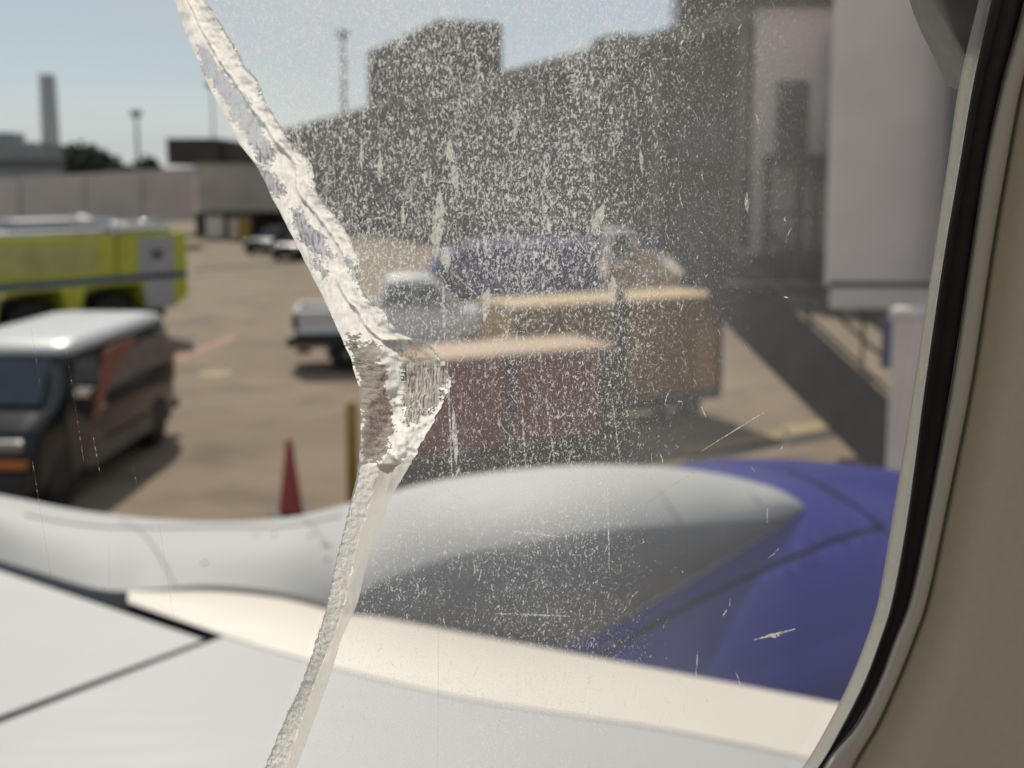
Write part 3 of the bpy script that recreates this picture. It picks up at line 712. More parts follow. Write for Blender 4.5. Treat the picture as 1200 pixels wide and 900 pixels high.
for a_, b_ in zip(rings, rings[1:]):
    for i in range(48): bm.faces.new((a_[i], a_[(i+1) % 48], b_[(i+1) % 48], b_[i]))
bm.faces.new(rings[0]); 
nac = obj('engine_nacelle', bm, M['gap'], plane, True)
gp = .007
SP = 0.06       # where the inlet cowl begins
cowl_sec('fan_cowl', SEAM + gp, math.radians(168), -2.2, SP - .008, M['cowl'], nac)
cowl_sec('fan_cowl', math.radians(-88), SEAM - gp, -2.2, SP - .008, M['cowl'], nac)
cowl_sec('inlet_cowl', math.radians(-180), math.radians(180), SP + .008, 1.12, M['cowl'], nac)
bm = bmesh.new()
th = math.radians(62)
p = cowl_pt(.22, th, .004); q = cowl_pt(.36, th - .05, .004)
e1 = (q - p).normalized(); nrm = (p - (QN + ax*.25)).normalized(); e2 = nrm.cross(e1) * .012
slab(bm, [p - e2, q - e2, q + e2, p + e2], nrm * .004); obj('paint_chip_mark', bm, M['tan_decal'], nac)

# pylon fairing: spine S, lower edge Bt
SS = [(-420, 505), (-150, 560), (0, 588), (60, 600), (100, 606), (180, 614), (250, 616), (330, 611), (410, 592), (500, 568), (600, 553), (700, 547), (800, 551), (870, 562), (915, 575), (942, 592)]
SD = [(-420, 4.0), (-150, 3.75), (0, 3.62), (100, 3.55), (250, 3.45), (330, 3.36), (410, 3.26), (500, 3.18), (600, 3.12), (700, 3.1), (800, 3.12), (870, 3.14), (942, 3.1)]
BY = [(-420, 522), (-150, 612), (0, 657), (60, 675), (100, 687), (135, 693), (165, 691), (250, 686), (330, 694), (400, 711), (450, 735), (500, 760), (600, 768), (700, 738), (800, 684), (870, 642), (915, 614), (942, 594)]
def cowl_hit(px, py):
    d = ray(px, py); d = d / d.y
    lo = None
    for k in range(900):
        Y = 2.0 + k * .002; p = CAM + d * Y; rel = p - QN; s = rel.dot(ax)
        if -2.2 < s < 1.1 and (rel - ax*s).length < smooth_interp(RP, s) + .004: return Y
    return None
BD = []
for x, y in BY:
    if x >= 600: Yh = cowl_hit(x, y) or 3.0; BD.append((x, Yh - .005))
    elif x <= 135: BD.append((x, ow(x, y, ZW + .004).y))
    elif x <= 400: BD.append((x, ow(x, y, ZW + .012).y))
    else: BD.append((x, 2.74 if x < 480 else 2.70))
print('BD', [(x, round(y, 2)) for x, y in BD])
bm = bmesh.new(); cols = []
px = -420.0; xl = []
while px < 942: xl.append(px); px += 14
xl.append(942)
NT = 26
for x in xl:
    s_ = at(x, smooth_interp(SS, x), smooth_interp(SD, x)); b_ = at(x, smooth_interp(BY, x), smooth_interp(BD, x))
    k = min(1, max(0, (x - 250) / 260)); k = k*k*(3-2*k)         # 0: flat wing-like skin, 1: ridge
    col = []
    for i in range(NT + 1):
        t = i / NT; an = t * math.pi / 2
        flat = s_.lerp(b_, t) + Vector((0, 0, .05 * math.sin(math.pi * t)))
        hz = math.sin(an) ** .85; vt = 1 - math.cos(an) ** .9 if t < 1 else 1
        rid = Vector((lerp(s_.x, b_.x, hz), lerp(s_.y, b_.y, hz), lerp(s_.z, b_.z, vt)))
        col.append(flat.lerp(rid, k))
    skirt = b_ + Vector((0, 0, -.10)) + Vector((0, .0, 0))
    back = [s_ + Vector((0, .14, -.03)), s_ + Vector((0, .26, -.13)), s_ + Vector((0, .32, -.4))]
    cols.append([bm.verts.new(p) for p in back[::-1] + col + [b_, skirt]])
for a_, b_ in zip(cols, cols[1:]):
    for i in range(len(a_) - 1):
        if i == len(a_) - 3: continue
        bm.faces.new((a_[i], b_[i], b_[i+1], a_[i+1]))
pyl = obj('engine_pylon', bm, [M['pylon'], M['gap']], plane, True)
# faint skin joints on the fairing
def surf(x, t):
    s_ = at(x, smooth_interp(SS, x), smooth_interp(SD, x)); b_ = at(x, smooth_interp(BY, x), smooth_interp(BD, x))
    k = min(1, max(0, (x - 250) / 260)); k = k*k*(3-2*k); an = t * math.pi / 2
    flat = s_.lerp(b_, t) + Vector((0, 0, .05 * math.sin(math.pi * t)))
    hz = math.sin(an) ** .85; vt = 1 - math.cos(an) ** .9 if t < 1 else 1
    return flat.lerp(Vector((lerp(s_.x, b_.x, hz), lerp(s_.y, b_.y, hz), lerp(s_.z, b_.z, vt))), k)
M['joint'] = mat('skin_joint', (0.34, 0.345, 0.35), 0.6, var=0.1)
def joint(pts, w=.0022):
    bm = bmesh.new(); P = [surf(x, t) for x, t in pts]
    vs = []
    for i, p in enumerate(P):
        d = (P[min(i+1, len(P)-1)] - P[max(i-1, 0)]).normalized(); tocam = (CAM - p).normalized()
        sd_ = d.cross(tocam).normalized() * w; o = Vector((0, 0, .002)) + tocam * .002
        vs.append((bm.verts.new(p + sd_ + o), bm.verts.new(p - sd_ + o)))
    for a_, b_ in zip(vs, vs[1:]): bm.faces.new((a_[0], b_[0], b_[1], a_[1]))
    obj('skin_joint', bm, M['joint'], pyl)
joint([(lerp(30, 400, i/30), lerp(.42, .10, (i/30)**1.2)) for i in range(31)])
joint([(lerp(140, 205, i/12), lerp(.05, .98, i/12)) for i in range(13)])
joint([(lerp(355, 385, i/12), lerp(.02, .5, i/12)) for i in range(13)])
joint([(lerp(868, 892, i/12), lerp(.05, .5, i/12)) for i in range(13)], .003)
joint([(lerp(770, 800, i/12), lerp(.25, .6, i/12)) for i in range(13)], .003)
M['pylon_shade'] = mat('pylon_shade_grey', (0.17, 0.172, 0.185), 0.4, metal=0.2, var=0.12, scale=3)  # dark grey that paints the shade on the pylon's near side
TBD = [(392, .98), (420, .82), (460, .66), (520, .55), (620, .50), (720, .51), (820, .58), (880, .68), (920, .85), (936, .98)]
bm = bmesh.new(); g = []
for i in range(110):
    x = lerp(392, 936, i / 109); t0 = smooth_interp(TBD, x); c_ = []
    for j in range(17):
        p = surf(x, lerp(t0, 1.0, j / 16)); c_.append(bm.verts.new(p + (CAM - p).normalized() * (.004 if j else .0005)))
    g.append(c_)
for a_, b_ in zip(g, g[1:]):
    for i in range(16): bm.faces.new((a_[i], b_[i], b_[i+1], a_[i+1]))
obj('pylon_shade_patch', bm, M['pylon_shade'], nac, True)
# little fasteners by the fairing
for x, t in ((300, .42), (322, .36), (365, .34), (380, .45), (386, .45), (384, .6), (240, .8)):
    p = surf(x, t); bm = bmesh.new(); bmesh.ops.create_uvsphere(bm, u_segments=10, v_segments=6, radius=.007)
    o = obj('fastener', bm, M['white'], pyl, True); o.location = p + (CAM - p).normalized() * .002

# ------------------------------------------------------------------ cabin window
psi, tilt = math.radians(10), math.radians(13)
WU = Vector((math.cos(psi), math.sin(psi), 0))
WV = Vector((0, 0, 1)); wn_ = WU.cross(WV).normalized()            # horizontal normal, toward the camera
WV = (Vector((0, 0, 1)) * math.cos(tilt) + wn_ * math.sin(tilt)).normalized()
WN = WV.cross(WU).normalized()                                      # outward, away from the camera
if WN.y < 0: WN = -WN
W0 = at(600, 450, 0.30)
WM = Matrix(((WU.x, WV.x, WN.x, W0.x), (WU.y, WV.y, WN.y, W0.y), (WU.z, WV.z, WN.z, W0.z), (0, 0, 0, 1)))
def wp(px, py, w=0.0):
    """pixel -> local window coordinates on the plane w outward of the window plane"""
    d = ray(px, py); o = W0 + WN * w; t = (o - CAM).dot(WN) / d.dot(WN); p = CAM + d * t - W0
    return Vector((p.dot(WU), p.dot(WV), p.dot(WN)))
def wobj(name, bm, m, parent, smooth=False, flip=False):
    me = bpy.data.meshes.new(name); bmesh.ops.recalc_face_normals(bm, faces=bm.faces); bm.to_mesh(me); bm.free()
    o = link(name, me, None, smooth, m if isinstance(m, (list, tuple)) else (m,))
    o.parent = parent
    if parent is plane: o.matrix_local = WM
    return o
rowsY = [0, 100, 195, 300, 450, 600, 700, 750, 800, 850, 900]
IN = [1147, 1124, 1110, 1094, 1071, 1047, 1030, 1015, 995, 970, 940]
SBk = [1162, 1140, 1124, 1106, 1084, 1064, 1046, 1031, 1012, 987, 958]
BB = [1201, 1174, 1154, 1138, 1115, 1088, 1067, 1048, 1029, 1003, 964]
BP = [1226, 1197, 1179, 1161, 1138, 1108, 1087, 1070, 1050, 1027, 998]
def loop(right, off):
    """closed outline in pixels; the rest of the ring closes out of frame"""
    R = [(x, y) for x, y in zip(right, rowsY)]
    tail = [(905 + off*.8, 938 + off*.6), (850 + off*.6, 975 + off*.8), (780 + off*.3, 1003 + off), (690, 1020 + off), (500, 1030 + off), (250, 1025 + off), (100 - off*.3, 1000 + off), (0 - off*.6, 950 + off*.8),
            (-70 - off*.9, 860 + off*.4), (-110 - off, 740), (-140 - off, 600), (-185 - off, 300), (-235 - off, 0), (-270 - off, -220), (-285 - off, -420), (-265 - off*.9, -540 - off*.4), (-200 - off*.6, -630 - off*.8), (-90 - off*.3, -690 - off),
            (100, -710 - off), (450, -720 - off), (800, -715 - off), (980 + off*.3, -690 - off), (1090 + off*.6, -630 - off*.8), (1160 + off*.9, -540 - off*.4), (1192 + off, -420), (1186 + off, -220), (1170 + off, -100)]
    pts = R + tail; out = []
    n_ = len(pts)
    for i in range(n_):
        p0, p1, p2, p3 = (Vector(pts[(i + k) % n_]) for k in (-1, 0, 1, 2))
        for k in range(6):
            t = k / 6; out.append(0.5 * ((2*p1) + (p2-p0)*t + (2*p0-5*p1+4*p2-p3)*t*t + (3*p1-p0-3*p2+p3)*t**3))
    return out
L_in, L_sb, L_bb, L_bp = loop(IN, 0), loop(SBk, 15), loop(BB, 50), loop(BP, 73)
def scale_loop(lp, d):
    n_ = len(lp); out = []
    for i in range(n_):
        t = (lp[(i+2) % n_] - lp[i-2]).normalized(); out.append(lp[i] + Vector((-t.y, t.x)) * -d if False else lp[i] + Vector((-t.y, t.x)) * (-d))
    return out
# path runs downwards on the right (y grows), so the outward side is -(-t.y, t.x) = (t.y, -t.x)
def ring(name, loops_w, m, parent, smooth=True):
    bm = bmesh.new(); rs = []
    for lp, w in loops_w: rs.append([bm.verts.new(wp(p.x, p.y, w)) for p in lp])
    n_ = len(rs[0])
    for a_, b_ in zip(rs, rs[1:]):
        for i in range(n_): bm.faces.new((a_[i], a_[(i+1) % n_], b_[(i+1) % n_], b_[i]))
    return wobj(name, bm, m, parent, smooth)
def mixl(a_, b_, t): return [p.lerp(q, t) for p, q in zip(a_, b_)]
def frost(name, col, transp, scale, lo, hi, gloss=.12, bump=.6, transl=.55, stretch=(1, 1, 1), rot=0):
    m = bpy.data.materials.new(name); m.use_nodes = True
    n = m.node_tree.nodes; l = m.node_tree.links; n.clear()
    out = n.new('ShaderNodeOutputMaterial'); t = n.new('ShaderNodeTexCoord'); mp = n.new('ShaderNodeMapping'); mp.inputs['Scale'].default_value = stretch; mp.inputs['Rotation'].default_value = (0, 0, rot)
    z = n.new('ShaderNodeTexNoise'); z.inputs['Scale'].default_value = scale; z.inputs['Detail'].default_value = 5; z.inputs['Distortion'].default_value = .6
    l.new(t.outputs['Object'], mp.inputs['Vector']); l.new(mp.outputs[0], z.inputs['Vector'])
    r = n.new('ShaderNodeMapRange'); r.inputs['From Min'].default_value = lo; r.inputs['From Max'].default_value = hi; r.inputs['To Max'].default_value = transp
    l.new(z.outputs['Fac'], r.inputs['Value'])
    bp = n.new('ShaderNodeBump'); bp.inputs['Strength'].default_value = bump; bp.inputs['Distance'].default_value = .0008; l.new(z.outputs['Fac'], bp.inputs['Height'])
    d = n.new('ShaderNodeBsdfDiffuse'); d.inputs[0].default_value = (*col, 1); l.new(bp.outputs[0], d.inputs['Normal'])
    tl_ = n.new('ShaderNodeBsdfTranslucent'); tl_.inputs[0].default_value = (*col, 1); l.new(bp.outputs[0], tl_.inputs['Normal'])
    a = n.new('ShaderNodeMixShader'); a.inputs[0].default_value = transl; l.new(d.outputs[0], a.inputs[1]); l.new(tl_.outputs[0], a.inputs[2])
    g = n.new('ShaderNodeBsdfGlossy'); g.inputs['Roughness'].default_value = .13; l.new(bp.outputs[0], g.inputs['Normal'])
    b = n.new('ShaderNodeMixShader'); b.inputs[0].default_value = gloss; l.new(a.outputs[0], b.inputs[1]); l.new(g.outputs[0], b.inputs[2])
    tr = n.new('ShaderNodeBsdfTransparent'); tr.inputs[0].default_value = (.93, .92, .9, 1)
    c = n.new('ShaderNodeMixShader'); l.new(r.outputs[0], c.inputs[0]); l.new(b.outputs[0], c.inputs[1]); l.new(tr.outputs[0], c.inputs[2])
    l.new(c.outputs[0], out.inputs['Surface']); return m
M['retainer'] = frost('acrylic_pane_edge', (.84, .82, .77), .12, 420, .55, .8, .08, .4, .78)
win = ring('cabin_window', [(L_in, .0195), (L_in, .0072), (mixl(L_in, L_sb, .12), .0062), (mixl(L_in, L_sb, .9), .0058), (L_sb, .0068), (L_sb, .0195)], M['retainer'], plane, False)
ring('rubber_seal', [(L_sb, .02), (mixl(L_sb, L_bb, .02), .004), (mixl(L_sb, L_bb, .25), .0025), (mixl(L_sb, L_bb, .32), .0036), (mixl(L_sb, L_bb, .7), .0030), (mixl(L_sb, L_bb, .97), .002), (L_bb, .02)], M['seal'], win)
bl_ = []
for k in range(9):
    a_ = math.pi * k / 8; bl_.append((mixl(L_bb, L_bp, .5 - .5*math.cos(a_)), .004 - .0058*math.sin(a_)))
ring('trim_bead', bl_, M['bead'], win)
# outer frame of the fuselage skin, further out, dark
LO = [p + Vector((34 if p.x > 500 else -34, -30 if p.y < -300 else 60 if p.y > 700 else 10)) for p in L_in]
def off_loop(d): return [p for p in scale_loop(L_bp, d)]
ring('sidewall_panel', [(L_bp, .006), (scale_loop(L_bp, 3), .004), (scale_loop(L_bp, 8), .0008), (scale_loop(L_bp, 40), -.006), (scale_loop(L_bp, 62), -.0105), (scale_loop(L_bp, 74), -.0117), (scale_loop(L_bp, 90), -.0122), (scale_loop(L_bp, 300), -.014), (scale_loop(L_bp, 650), -.020)], M['beige'], plane)

# dark outer frame whose upper corner shows past the pane edge
IO = [(1150, 112), (1141, 88), (1130, 64), (1121, 46), (1112, 24), (1105, 0), (1088, -60), (1045, -130), (955, -190), (800, -225), (500, -240), (200, -235), (-50, -200), (-190, -100), (-240, 20)]
bm = bmesh.new(); vs = []
for (x, y) in IO:
    ox, oy = (1260, min(y, 60)) if x > 1100 else (x, -800) if x > -60 else (-360, y)
    q = [wp(x, y, .027), wp(ox, oy, .027)]; vs.append([bm.verts.new(p) for p in (q[0] + Vector((0, 0, .02)), q[0] + Vector((0, 0, .003)), q[0].lerp(q[1], .02), q[1])])
for a_, b_ in zip(vs, vs[1:]):
    for k in range(3): bm.faces.new((a_[k], b_[k], b_[k+1], a_[k+1]))
wobj('outer_frame', bm, mat('outer_frame_grey', (0.30, 0.29, 0.28), 0.6, var=0.2, scale=80), win, True)
# outer skin of the fuselage round the window (near side only)
M['skin'] = mat('fuselage_blue_paint', (0.05, 0.05, 0.2), 0.35, var=0.05, coat=0.2)
R_ = 1.9; cen = Vector((0, 0, .03 - R_)); bm = bmesh.new()
us = [-9, -6, -3, -1.5, -.7, -.32, .32, .7, 1.5, 3, 6, 9]
phis = sorted([math.radians(d) for d in range(-70, 121, 5)] + [-.26 / R_, .42 / R_])
phis = [p for p in phis if p <= -.26 / R_ + 1e-6 or p >= .42 / R_ - 1e-6]
gr = [[bm.verts.new((u, R_ * math.sin(p), R_ * math.cos(p) + cen.z)) for p in phis] for u in us]
for i in range(len(us) - 1):
    for j in range(len(phis) - 1):
        if us[i] == -.32 and abs(phis[j] + .26 / R_) < 1e-6: continue
        bm.faces.new((gr[i][j], gr[i+1][j], gr[i+1][j+1], gr[i][j+1]))
bmesh.ops.solidify(bm, geom=bm.faces[:], thickness=.006)
wobj('fuselage_skin', bm, M['skin'], plane, True)

# panes of the cracked window ------------------------------------------------
CL = [(-700, -250), (-400, -60), (-150, 105), (-40, 182), (0, 203), (8, 207), (15, 210), (25, 212), (50, 222), (75, 233), (100, 244), (125, 257), (150, 271), (167, 280), (197, 302), (233, 320), (268, 338), (292, 350), (332, 370), (378, 392), (423, 412), (433, 414), (458, 421), (500, 423), (545, 420), (580, 413), (600, 408), (650, 396), (708, 383), (750, 371), (800, 354), (847, 332), (900, 310), (960, 282), (1040, 240)]
CR = [(-700, -200), (-400, -10), (-150, 150), (-40, 220), (0, 241), (25, 256), (50, 272), (75, 286), (95, 303), (100, 304), (125, 314), (150, 330), (163, 338), (188, 362), (205, 368), (223, 370), (258, 397), (282, 412), (298, 418), (310, 421), (328, 420), (353, 434), (362, 449), (378, 458), (392, 478), (403, 500), (420, 517), (433, 524), (450, 528), (463, 523), (490, 510), (513, 497), (542, 482), (580, 460), (600, 452), (650, 433), (708, 418), (750, 400), (800, 384), (847, 367), (900, 347), (960, 322), (1040, 285)]
CREASE = [(-700, .5), (0, .45), (25, .43), (50, .46), (100, .55), (150, .72), (188, .72), (223, .6), (298, .75), (330, .5)]
MIDL = [(545, .45), (600, .5), (650, .53), (750, .63), (800, .5), (900, .66), (1040, .66)]

def pane_mat(name, dirty):
    m = bpy.data.materials.new(name); m.use_nodes = True
    n = m.node_tree.nodes; l = m.node_tree.links; n.clear()
    out = n.new('ShaderNodeOutputMaterial'); tr = n.new('ShaderNodeBsdfTransparent'); tr.inputs[0].default_value = (.985, .985, .98, 1)
    gl = n.new('ShaderNodeBsdfGlossy'); gl.inputs['Roughness'].default_value = .04
    fr_ = n.new('ShaderNodeFresnel'); fr_.inputs['IOR'].default_value = 1.07
    mg = n.new('ShaderNodeMixShader'); l.new(fr_.outputs[0], mg.inputs[0]); l.new(tr.outputs[0], mg.inputs[1]); l.new(gl.outputs[0], mg.inputs[2])
    if not dirty: 
        l.new(mg.outputs[0], out.inputs['Surface']); return m
    t = n.new('ShaderNodeTexCoord')
    def mth(op, a, b=None, clamp=False):
        x = n.new('ShaderNodeMath'); x.operation = op; x.use_clamp = clamp
        for i, v in enumerate((a, b)):
            if v is None: continue
            if isinstance(v, (int, float)): x.inputs[i].default_value = v
            else: l.new(v, x.inputs[i])
        return x.outputs[0]
    def nz(sc, de, dist, stretch, rough=.5, rot=0):
        mp = n.new('ShaderNodeMapping'); mp.inputs['Scale'].default_value = (1, 1/stretch, 1); mp.inputs['Rotation'].default_value = (0, 0, rot)
        z = n.new('ShaderNodeTexNoise'); z.inputs['Scale'].default_value = sc; z.inputs['Detail'].default_value = de
        z.inputs['Distortion'].default_value = dist; z.inputs['Roughness'].default_value = rough
        l.new(t.outputs['Object'], mp.inputs['Vector']); l.new(mp.outputs[0], z.inputs['Vector']); return z.outputs['Fac']
    def rng(o, a, b, t0=0., t1=1.):
        r = n.new('ShaderNodeMapRange'); r.inputs['From Min'].default_value = a; r.inputs['From Max'].default_value = b
        r.inputs['To Min'].default_value = t0; r.inputs['To Max'].default_value = t1; r.interpolation_type = 'SMOOTHSTEP'
        l.new(o, r.inputs['Value']); return r.outputs[0]
    sp = n.new('ShaderNodeSeparateXYZ'); l.new(t.outputs['Object'], sp.inputs[0])
    wob = mth('MULTIPLY_ADD', nz(22, 4, 0, 1.6), .06); 
    n_wob = wob.node; n_wob.inputs[2].default_value = -.03
    u = mth('ADD', sp.outputs['X'], wob)
    k = 0.3 / 1300
    uL, uR = (700 - 600) * k, (1010 - 600) * k
    dens = rng(u, uL, uR, 1.0, 0.0)                     # abrasion thins out toward the frame
    dens = mth('MULTIPLY', dens, rng(sp.outputs['Y'], -.06, .06, .78, 1.06))   # and toward the bottom
    patch = mth('MULTIPLY', nz(45, 3, 0, 1.8), .16)
    # crystalline abrasion flecks
    f1 = mth('ADD', nz(1850, 3, .7, 1.7, .6), patch)
    f2 = mth('ADD', nz(1050, 3.5, 1.1, 2.4, .62, .3), patch)
    thr = mth('MULTIPLY_ADD', dens, -.215); thr.node.inputs[2].default_value = .808
    s1 = mth('MULTIPLY', mth('SUBTRACT', f1, thr), 6.5, True)
    s2 = mth('MULTIPLY', mth('SUBTRACT', f2, mth('ADD', thr, .03)), 7.0, True)
    spk = mth('MAXIMUM', s1, s2)
    # finer frosting that reaches further toward the frame
    dens2 = rng(u, (860 - 600) * k, (1060 - 600) * k, 1.0, 0.0)
    f3 = mth('MULTIPLY', mth('MULTIPLY', mth('SUBTRACT', nz(2300, 3, .8, 2.4, .6), .49), 5.0, True), mth('MULTIPLY', mth('MULTIPLY', dens2, rng(sp.outputs['Y'], -.05, .0, .45, 1.0)), .40))
    spk = mth('MAXIMUM', spk, f3)
    # vertical streaks
    st_ = mth('MULTIPLY', mth('SUBTRACT', nz(520, 3, .6, 6.0, .6), .66), 7.0, True)
    spk = mth('MAXIMUM', spk, mth('MULTIPLY', st_, mth('MULTIPLY', dens, .85)))
    al = mth('MULTIPLY', spk, .84)
    # branching crazing lines
    wv = n.new('ShaderNodeTexNoise'); wv.inputs['Scale'].default_value = 160; wv.inputs['Detail'].default_value = 3; l.new(t.outputs['Object'], wv.inputs['Vector'])
    wm = n.new('ShaderNodeVectorMath'); wm.operation = 'MULTIPLY_ADD'; wm.inputs[1].default_value = (.012, .012, 0); l.new(wv.outputs['Color'], wm.inputs[0]); l.new(t.outputs['Object'], wm.inputs[2])
    vm = n.new('ShaderNodeMapping'); vm.inputs['Scale'].default_value = (1, .55, 0); l.new(wm.outputs[0], vm.inputs['Vector'])
    for sc_, th_, am_ in ((260, .035, .55), (620, .05, .45)):
        vo = n.new('ShaderNodeTexVoronoi'); vo.feature = 'DISTANCE_TO_EDGE'; vo.inputs['Scale'].default_value = sc_; l.new(vm.outputs[0], vo.inputs['Vector'])
        ln = mth('MULTIPLY', mth('SUBTRACT', th_, vo.outputs['Distance']), 1 / th_, True)
        ln = mth('MULTIPLY', ln, mth('MULTIPLY', mth('MULTIPLY', mth('SUBTRACT', nz(70 + sc_ * .2, 3, 0, 1.5), .5), 7.0, True), mth('MULTIPLY', dens, am_)))
        al = mth('MAXIMUM', al, ln)
    veil = mth('MULTIPLY_ADD', dens2, .06); veil.node.inputs[2].default_value = .05
    al = mth('MAXIMUM', al, veil)
    df = n.new('ShaderNodeBsdfTranslucent'); df.inputs[0].default_value = (.90, .905, .89, 1)
    d2 = n.new('ShaderNodeBsdfDiffuse'); d2.inputs[0].default_value = (.8, .78, .73, 1)
    md = n.new('ShaderNodeMixShader'); md.inputs[0].default_value = .45; l.new(df.outputs[0], md.inputs[1]); l.new(d2.outputs[0], md.inputs[2])
    mo = n.new('ShaderNodeMixShader'); l.new(al, mo.inputs[0]); l.new(mg.outputs[0], mo.inputs[1]); l.new(md.outputs[0], mo.inputs[2])
    l.new(mo.outputs[0], out.inputs['Surface']); return m
M['pane_dirty'] = pane_mat('abraded_acrylic', True); M['pane_clear'] = pane_mat('clear_acrylic', False)
ys = [y for y in range(-690, 1036, 6)]
def outline_in():  # window outline in pixels as polygon (a touch larger, tucked under the retainer)
    return scale_loop(L_in, 7)
OUT = outline_in()
def cut(side):
    """clip the outline with the crack: points on one side plus the crack edge"""
    tab = CL if side < 0 else CR
    keep = [p for p in OUT if (p.x - smooth_interp(tab, p.y)) * side > 2 and -688 < p.y < 1034]
    # order: start after the largest jump
    n_ = len(keep); j = max(range(n_), key=lambda i: (keep[i] - keep[i-1]).length); keep = keep[j:] + keep[:j]
    y0, y1 = keep[-1].y, keep[0].y
    lo, hi = min(y0, y1), max(y0, y1)
    ed = [Vector((smooth_interp(tab, y), y)) for y in ys if lo - 0 <= y <= hi]
    if (keep[-1] - ed[0]).length > (keep[-1] - ed[-1]).length: ed = ed[::-1]
    return keep + ed
def pane(side, m):
    P = cut(side); bm = bmesh.new()
    W0_, W1_ = .010, .0185
    a_ = [bm.verts.new(wp(p.x, p.y, W0_)) for p in P]; f = bm.faces.new(a_)
    fb_ = bm.faces.new([bm.verts.new(wp(p.x, p.y, W0_) + Vector((0, 0, W1_ - W0_))) for p in P])
    for ff in (f, fb_): pass
    bmesh.ops.triangulate(bm, faces=[f, fb_])
    me = bpy.data.meshes.new('window_pane'); bm.to_mesh(me); bm.free()
    me.materials.append(m); me.materials.append(M['pane_clear'])
    for p in me.polygons: p.material_index = 1 if p.center.z > .014 else 0
    o = link('window_pane', me, win); return o
pr = pane(1, M['pane_dirty']); pr['label'] = 'scratched and abraded right piece of the broken pane'
pl_ = pane(-1, M['pane_clear']); pl_['label'] = 'clear left piece of the broken pane'

# crack face ----------------------------------------------------------------
MF = [frost('fracture_white', (.97, .945, .89), .38, 800, .50, .78, .16, .3, .82, (1, .2, 1)),
      frost('fracture_hackle', (.87, .88, .93), .62, 1500, .44, .62, .2, 1.0, .55, (1, .22, 1), .95),
      frost('fracture_clear', (.70, .66, .58), .72, 1100, .34, .70, .25, .8, .55, (.22, 1, 1), .35),
      frost('fracture_ribbed', (.88, .86, .80), .86, 1700, .36, .66, .2, .8, .6, (1, .07, 1), .12),
      frost('fracture_rough_grey', (.96, .94, .89), .45, 1900, .48, .75, .08, .35, .72),
      frost('fracture_smooth_grey', (.80, .785, .71), .45, 300, .35, .8, .08, .12, .55, (1, .25, 1))]
HACK = [[(228, 50), (246, 58), (300, 138), (325, 186), (303, 192), (266, 122), (240, 88)], [(298, 190), (319, 200), (338, 232), (322, 234), (306, 205)],
        [(338, 238), (354, 244), (394, 300), (374, 306), (350, 276)], [(402, 300), (416, 300), (421, 322), (412, 330)], [(360, 300), (384, 316), (384, 328), (372, 322)]]
CLEAR = [[(412, 404), (440, 398), (452, 440), (458, 478), (460, 515), (446, 540), (425, 545), (424, 500), (420, 455)], [(405, 388), (418, 392), (420, 410), (412, 420)]]
RIB = [[(478, 398), (500, 404), (519, 423), (526, 440), (514, 470), (492, 496), (476, 500), (470, 450), (470, 415)]]
BLUE = [(452, 505), (470, 500), (468, 520), (456, 540), (448, 540)]
rowy = []
y = -690.0
while y < 1034: rowy.append(y); y += 1.5 if -8 < y < 905 else 8
NC = 40
def fbm(x, y, s): return noise.fractal(Vector((x*s, y*s, 3.7)), 1.0, 2.0, 4)
verts, faces, fm = [], [], []
for j, y in enumerate(rowy):
    l_, r_ = smooth_interp(CL, y), smooth_interp(CR, y)
    if y < 545:
        jl = .8 * fbm(0, y, .08); jr = 2.2 * fbm(50, y, .12) + 1.6 * abs(noise.noise(Vector((9, y*.35, 0))))
    else:
        jl = 1.4 * fbm(20, y, .16) - 1.4 * abs(noise.noise(Vector((4, y*.4, 0)))); jr = .5 * fbm(70, y, .03)
    for i in range(NC + 1):
        s = i / NC; x = lerp(l_, r_, s) + jl * (1 - s)**5 + jr * s**5
        edge = math.sin(math.pi * s)
        if y < 400:
            cr_ = interp(CREASE, y)
            w = .0095 - .003 * edge + .0004 * math.exp(-((s - cr_) / .05)**2) + .0012 * (s > cr_) * edge
            w += .0007 * fbm(x, y, .05) + .00035 * fbm(x, y, .15) * (s > cr_)
        elif y < 545:
            k = (y - 400) / 145
            w = .0095 - .0035 * edge + .0035 * math.sin(s * 7 + y * .03) * edge + .0009 * fbm(x, y, .12)
            w += .0003 * math.sin(y * .35 + x*.12 + 2.5 * fbm(x, y, .05)) * edge * (s < .45) + .0004 * math.sin(x * .8 + 2 * fbm(x, y, .04)) * edge * (s > .5)
        else:
            md_ = interp(MIDL, y)
            w = .0095 - (.0045 * (1 - abs(s - md_) / max(md_, 1 - md_)))
            w += (.00028 * fbm(x, y, .2) if s < md_ else .0002 * fbm(x, y, .03))
        if i in (0, NC): w = .0099
        verts.append(wp(x, y, w))
for j in range(len(rowy) - 1):
    for i in range(NC):
        a_ = j*(NC+1)+i; faces.append((a_, a_+1, a_+NC+2, a_+NC+1))
        y = (rowy[j] + rowy[j+1]) / 2; s = (i + .5) / NC; x = lerp(smooth_interp(CL, y), smooth_interp(CR, y), s)
        jx = x + 5 * fbm(x, y, .07) + 7 * noise.noise(Vector((x*.3, y*.3, 5))); jy = y + 6 * fbm(x + 90, y, .07) + 9 * noise.noise(Vector((x*.3, y*.3, 9)))
        k = 0
        if y > 530 + 25 * fbm(x, y, .05):
            md_ = interp(MIDL, y); k = 4 if s + .06 * fbm(x, y, .12) < md_ else 5
        if any(inpoly(jx, jy, P) for P in CLEAR): k = 2
        elif any(inpoly(jx, jy, P) for P in RIB): k = 3
        elif any(inpoly(jx, jy, P) for P in HACK): k = 1
        elif y < 40 and False: k = 0
        fm.append(k)
me = bpy.data.meshes.new('crack_face'); me.from_pydata(verts, [], faces); me.update()
for p, k in zip(me.polygons, fm): p.material_index = k; p.use_smooth = True
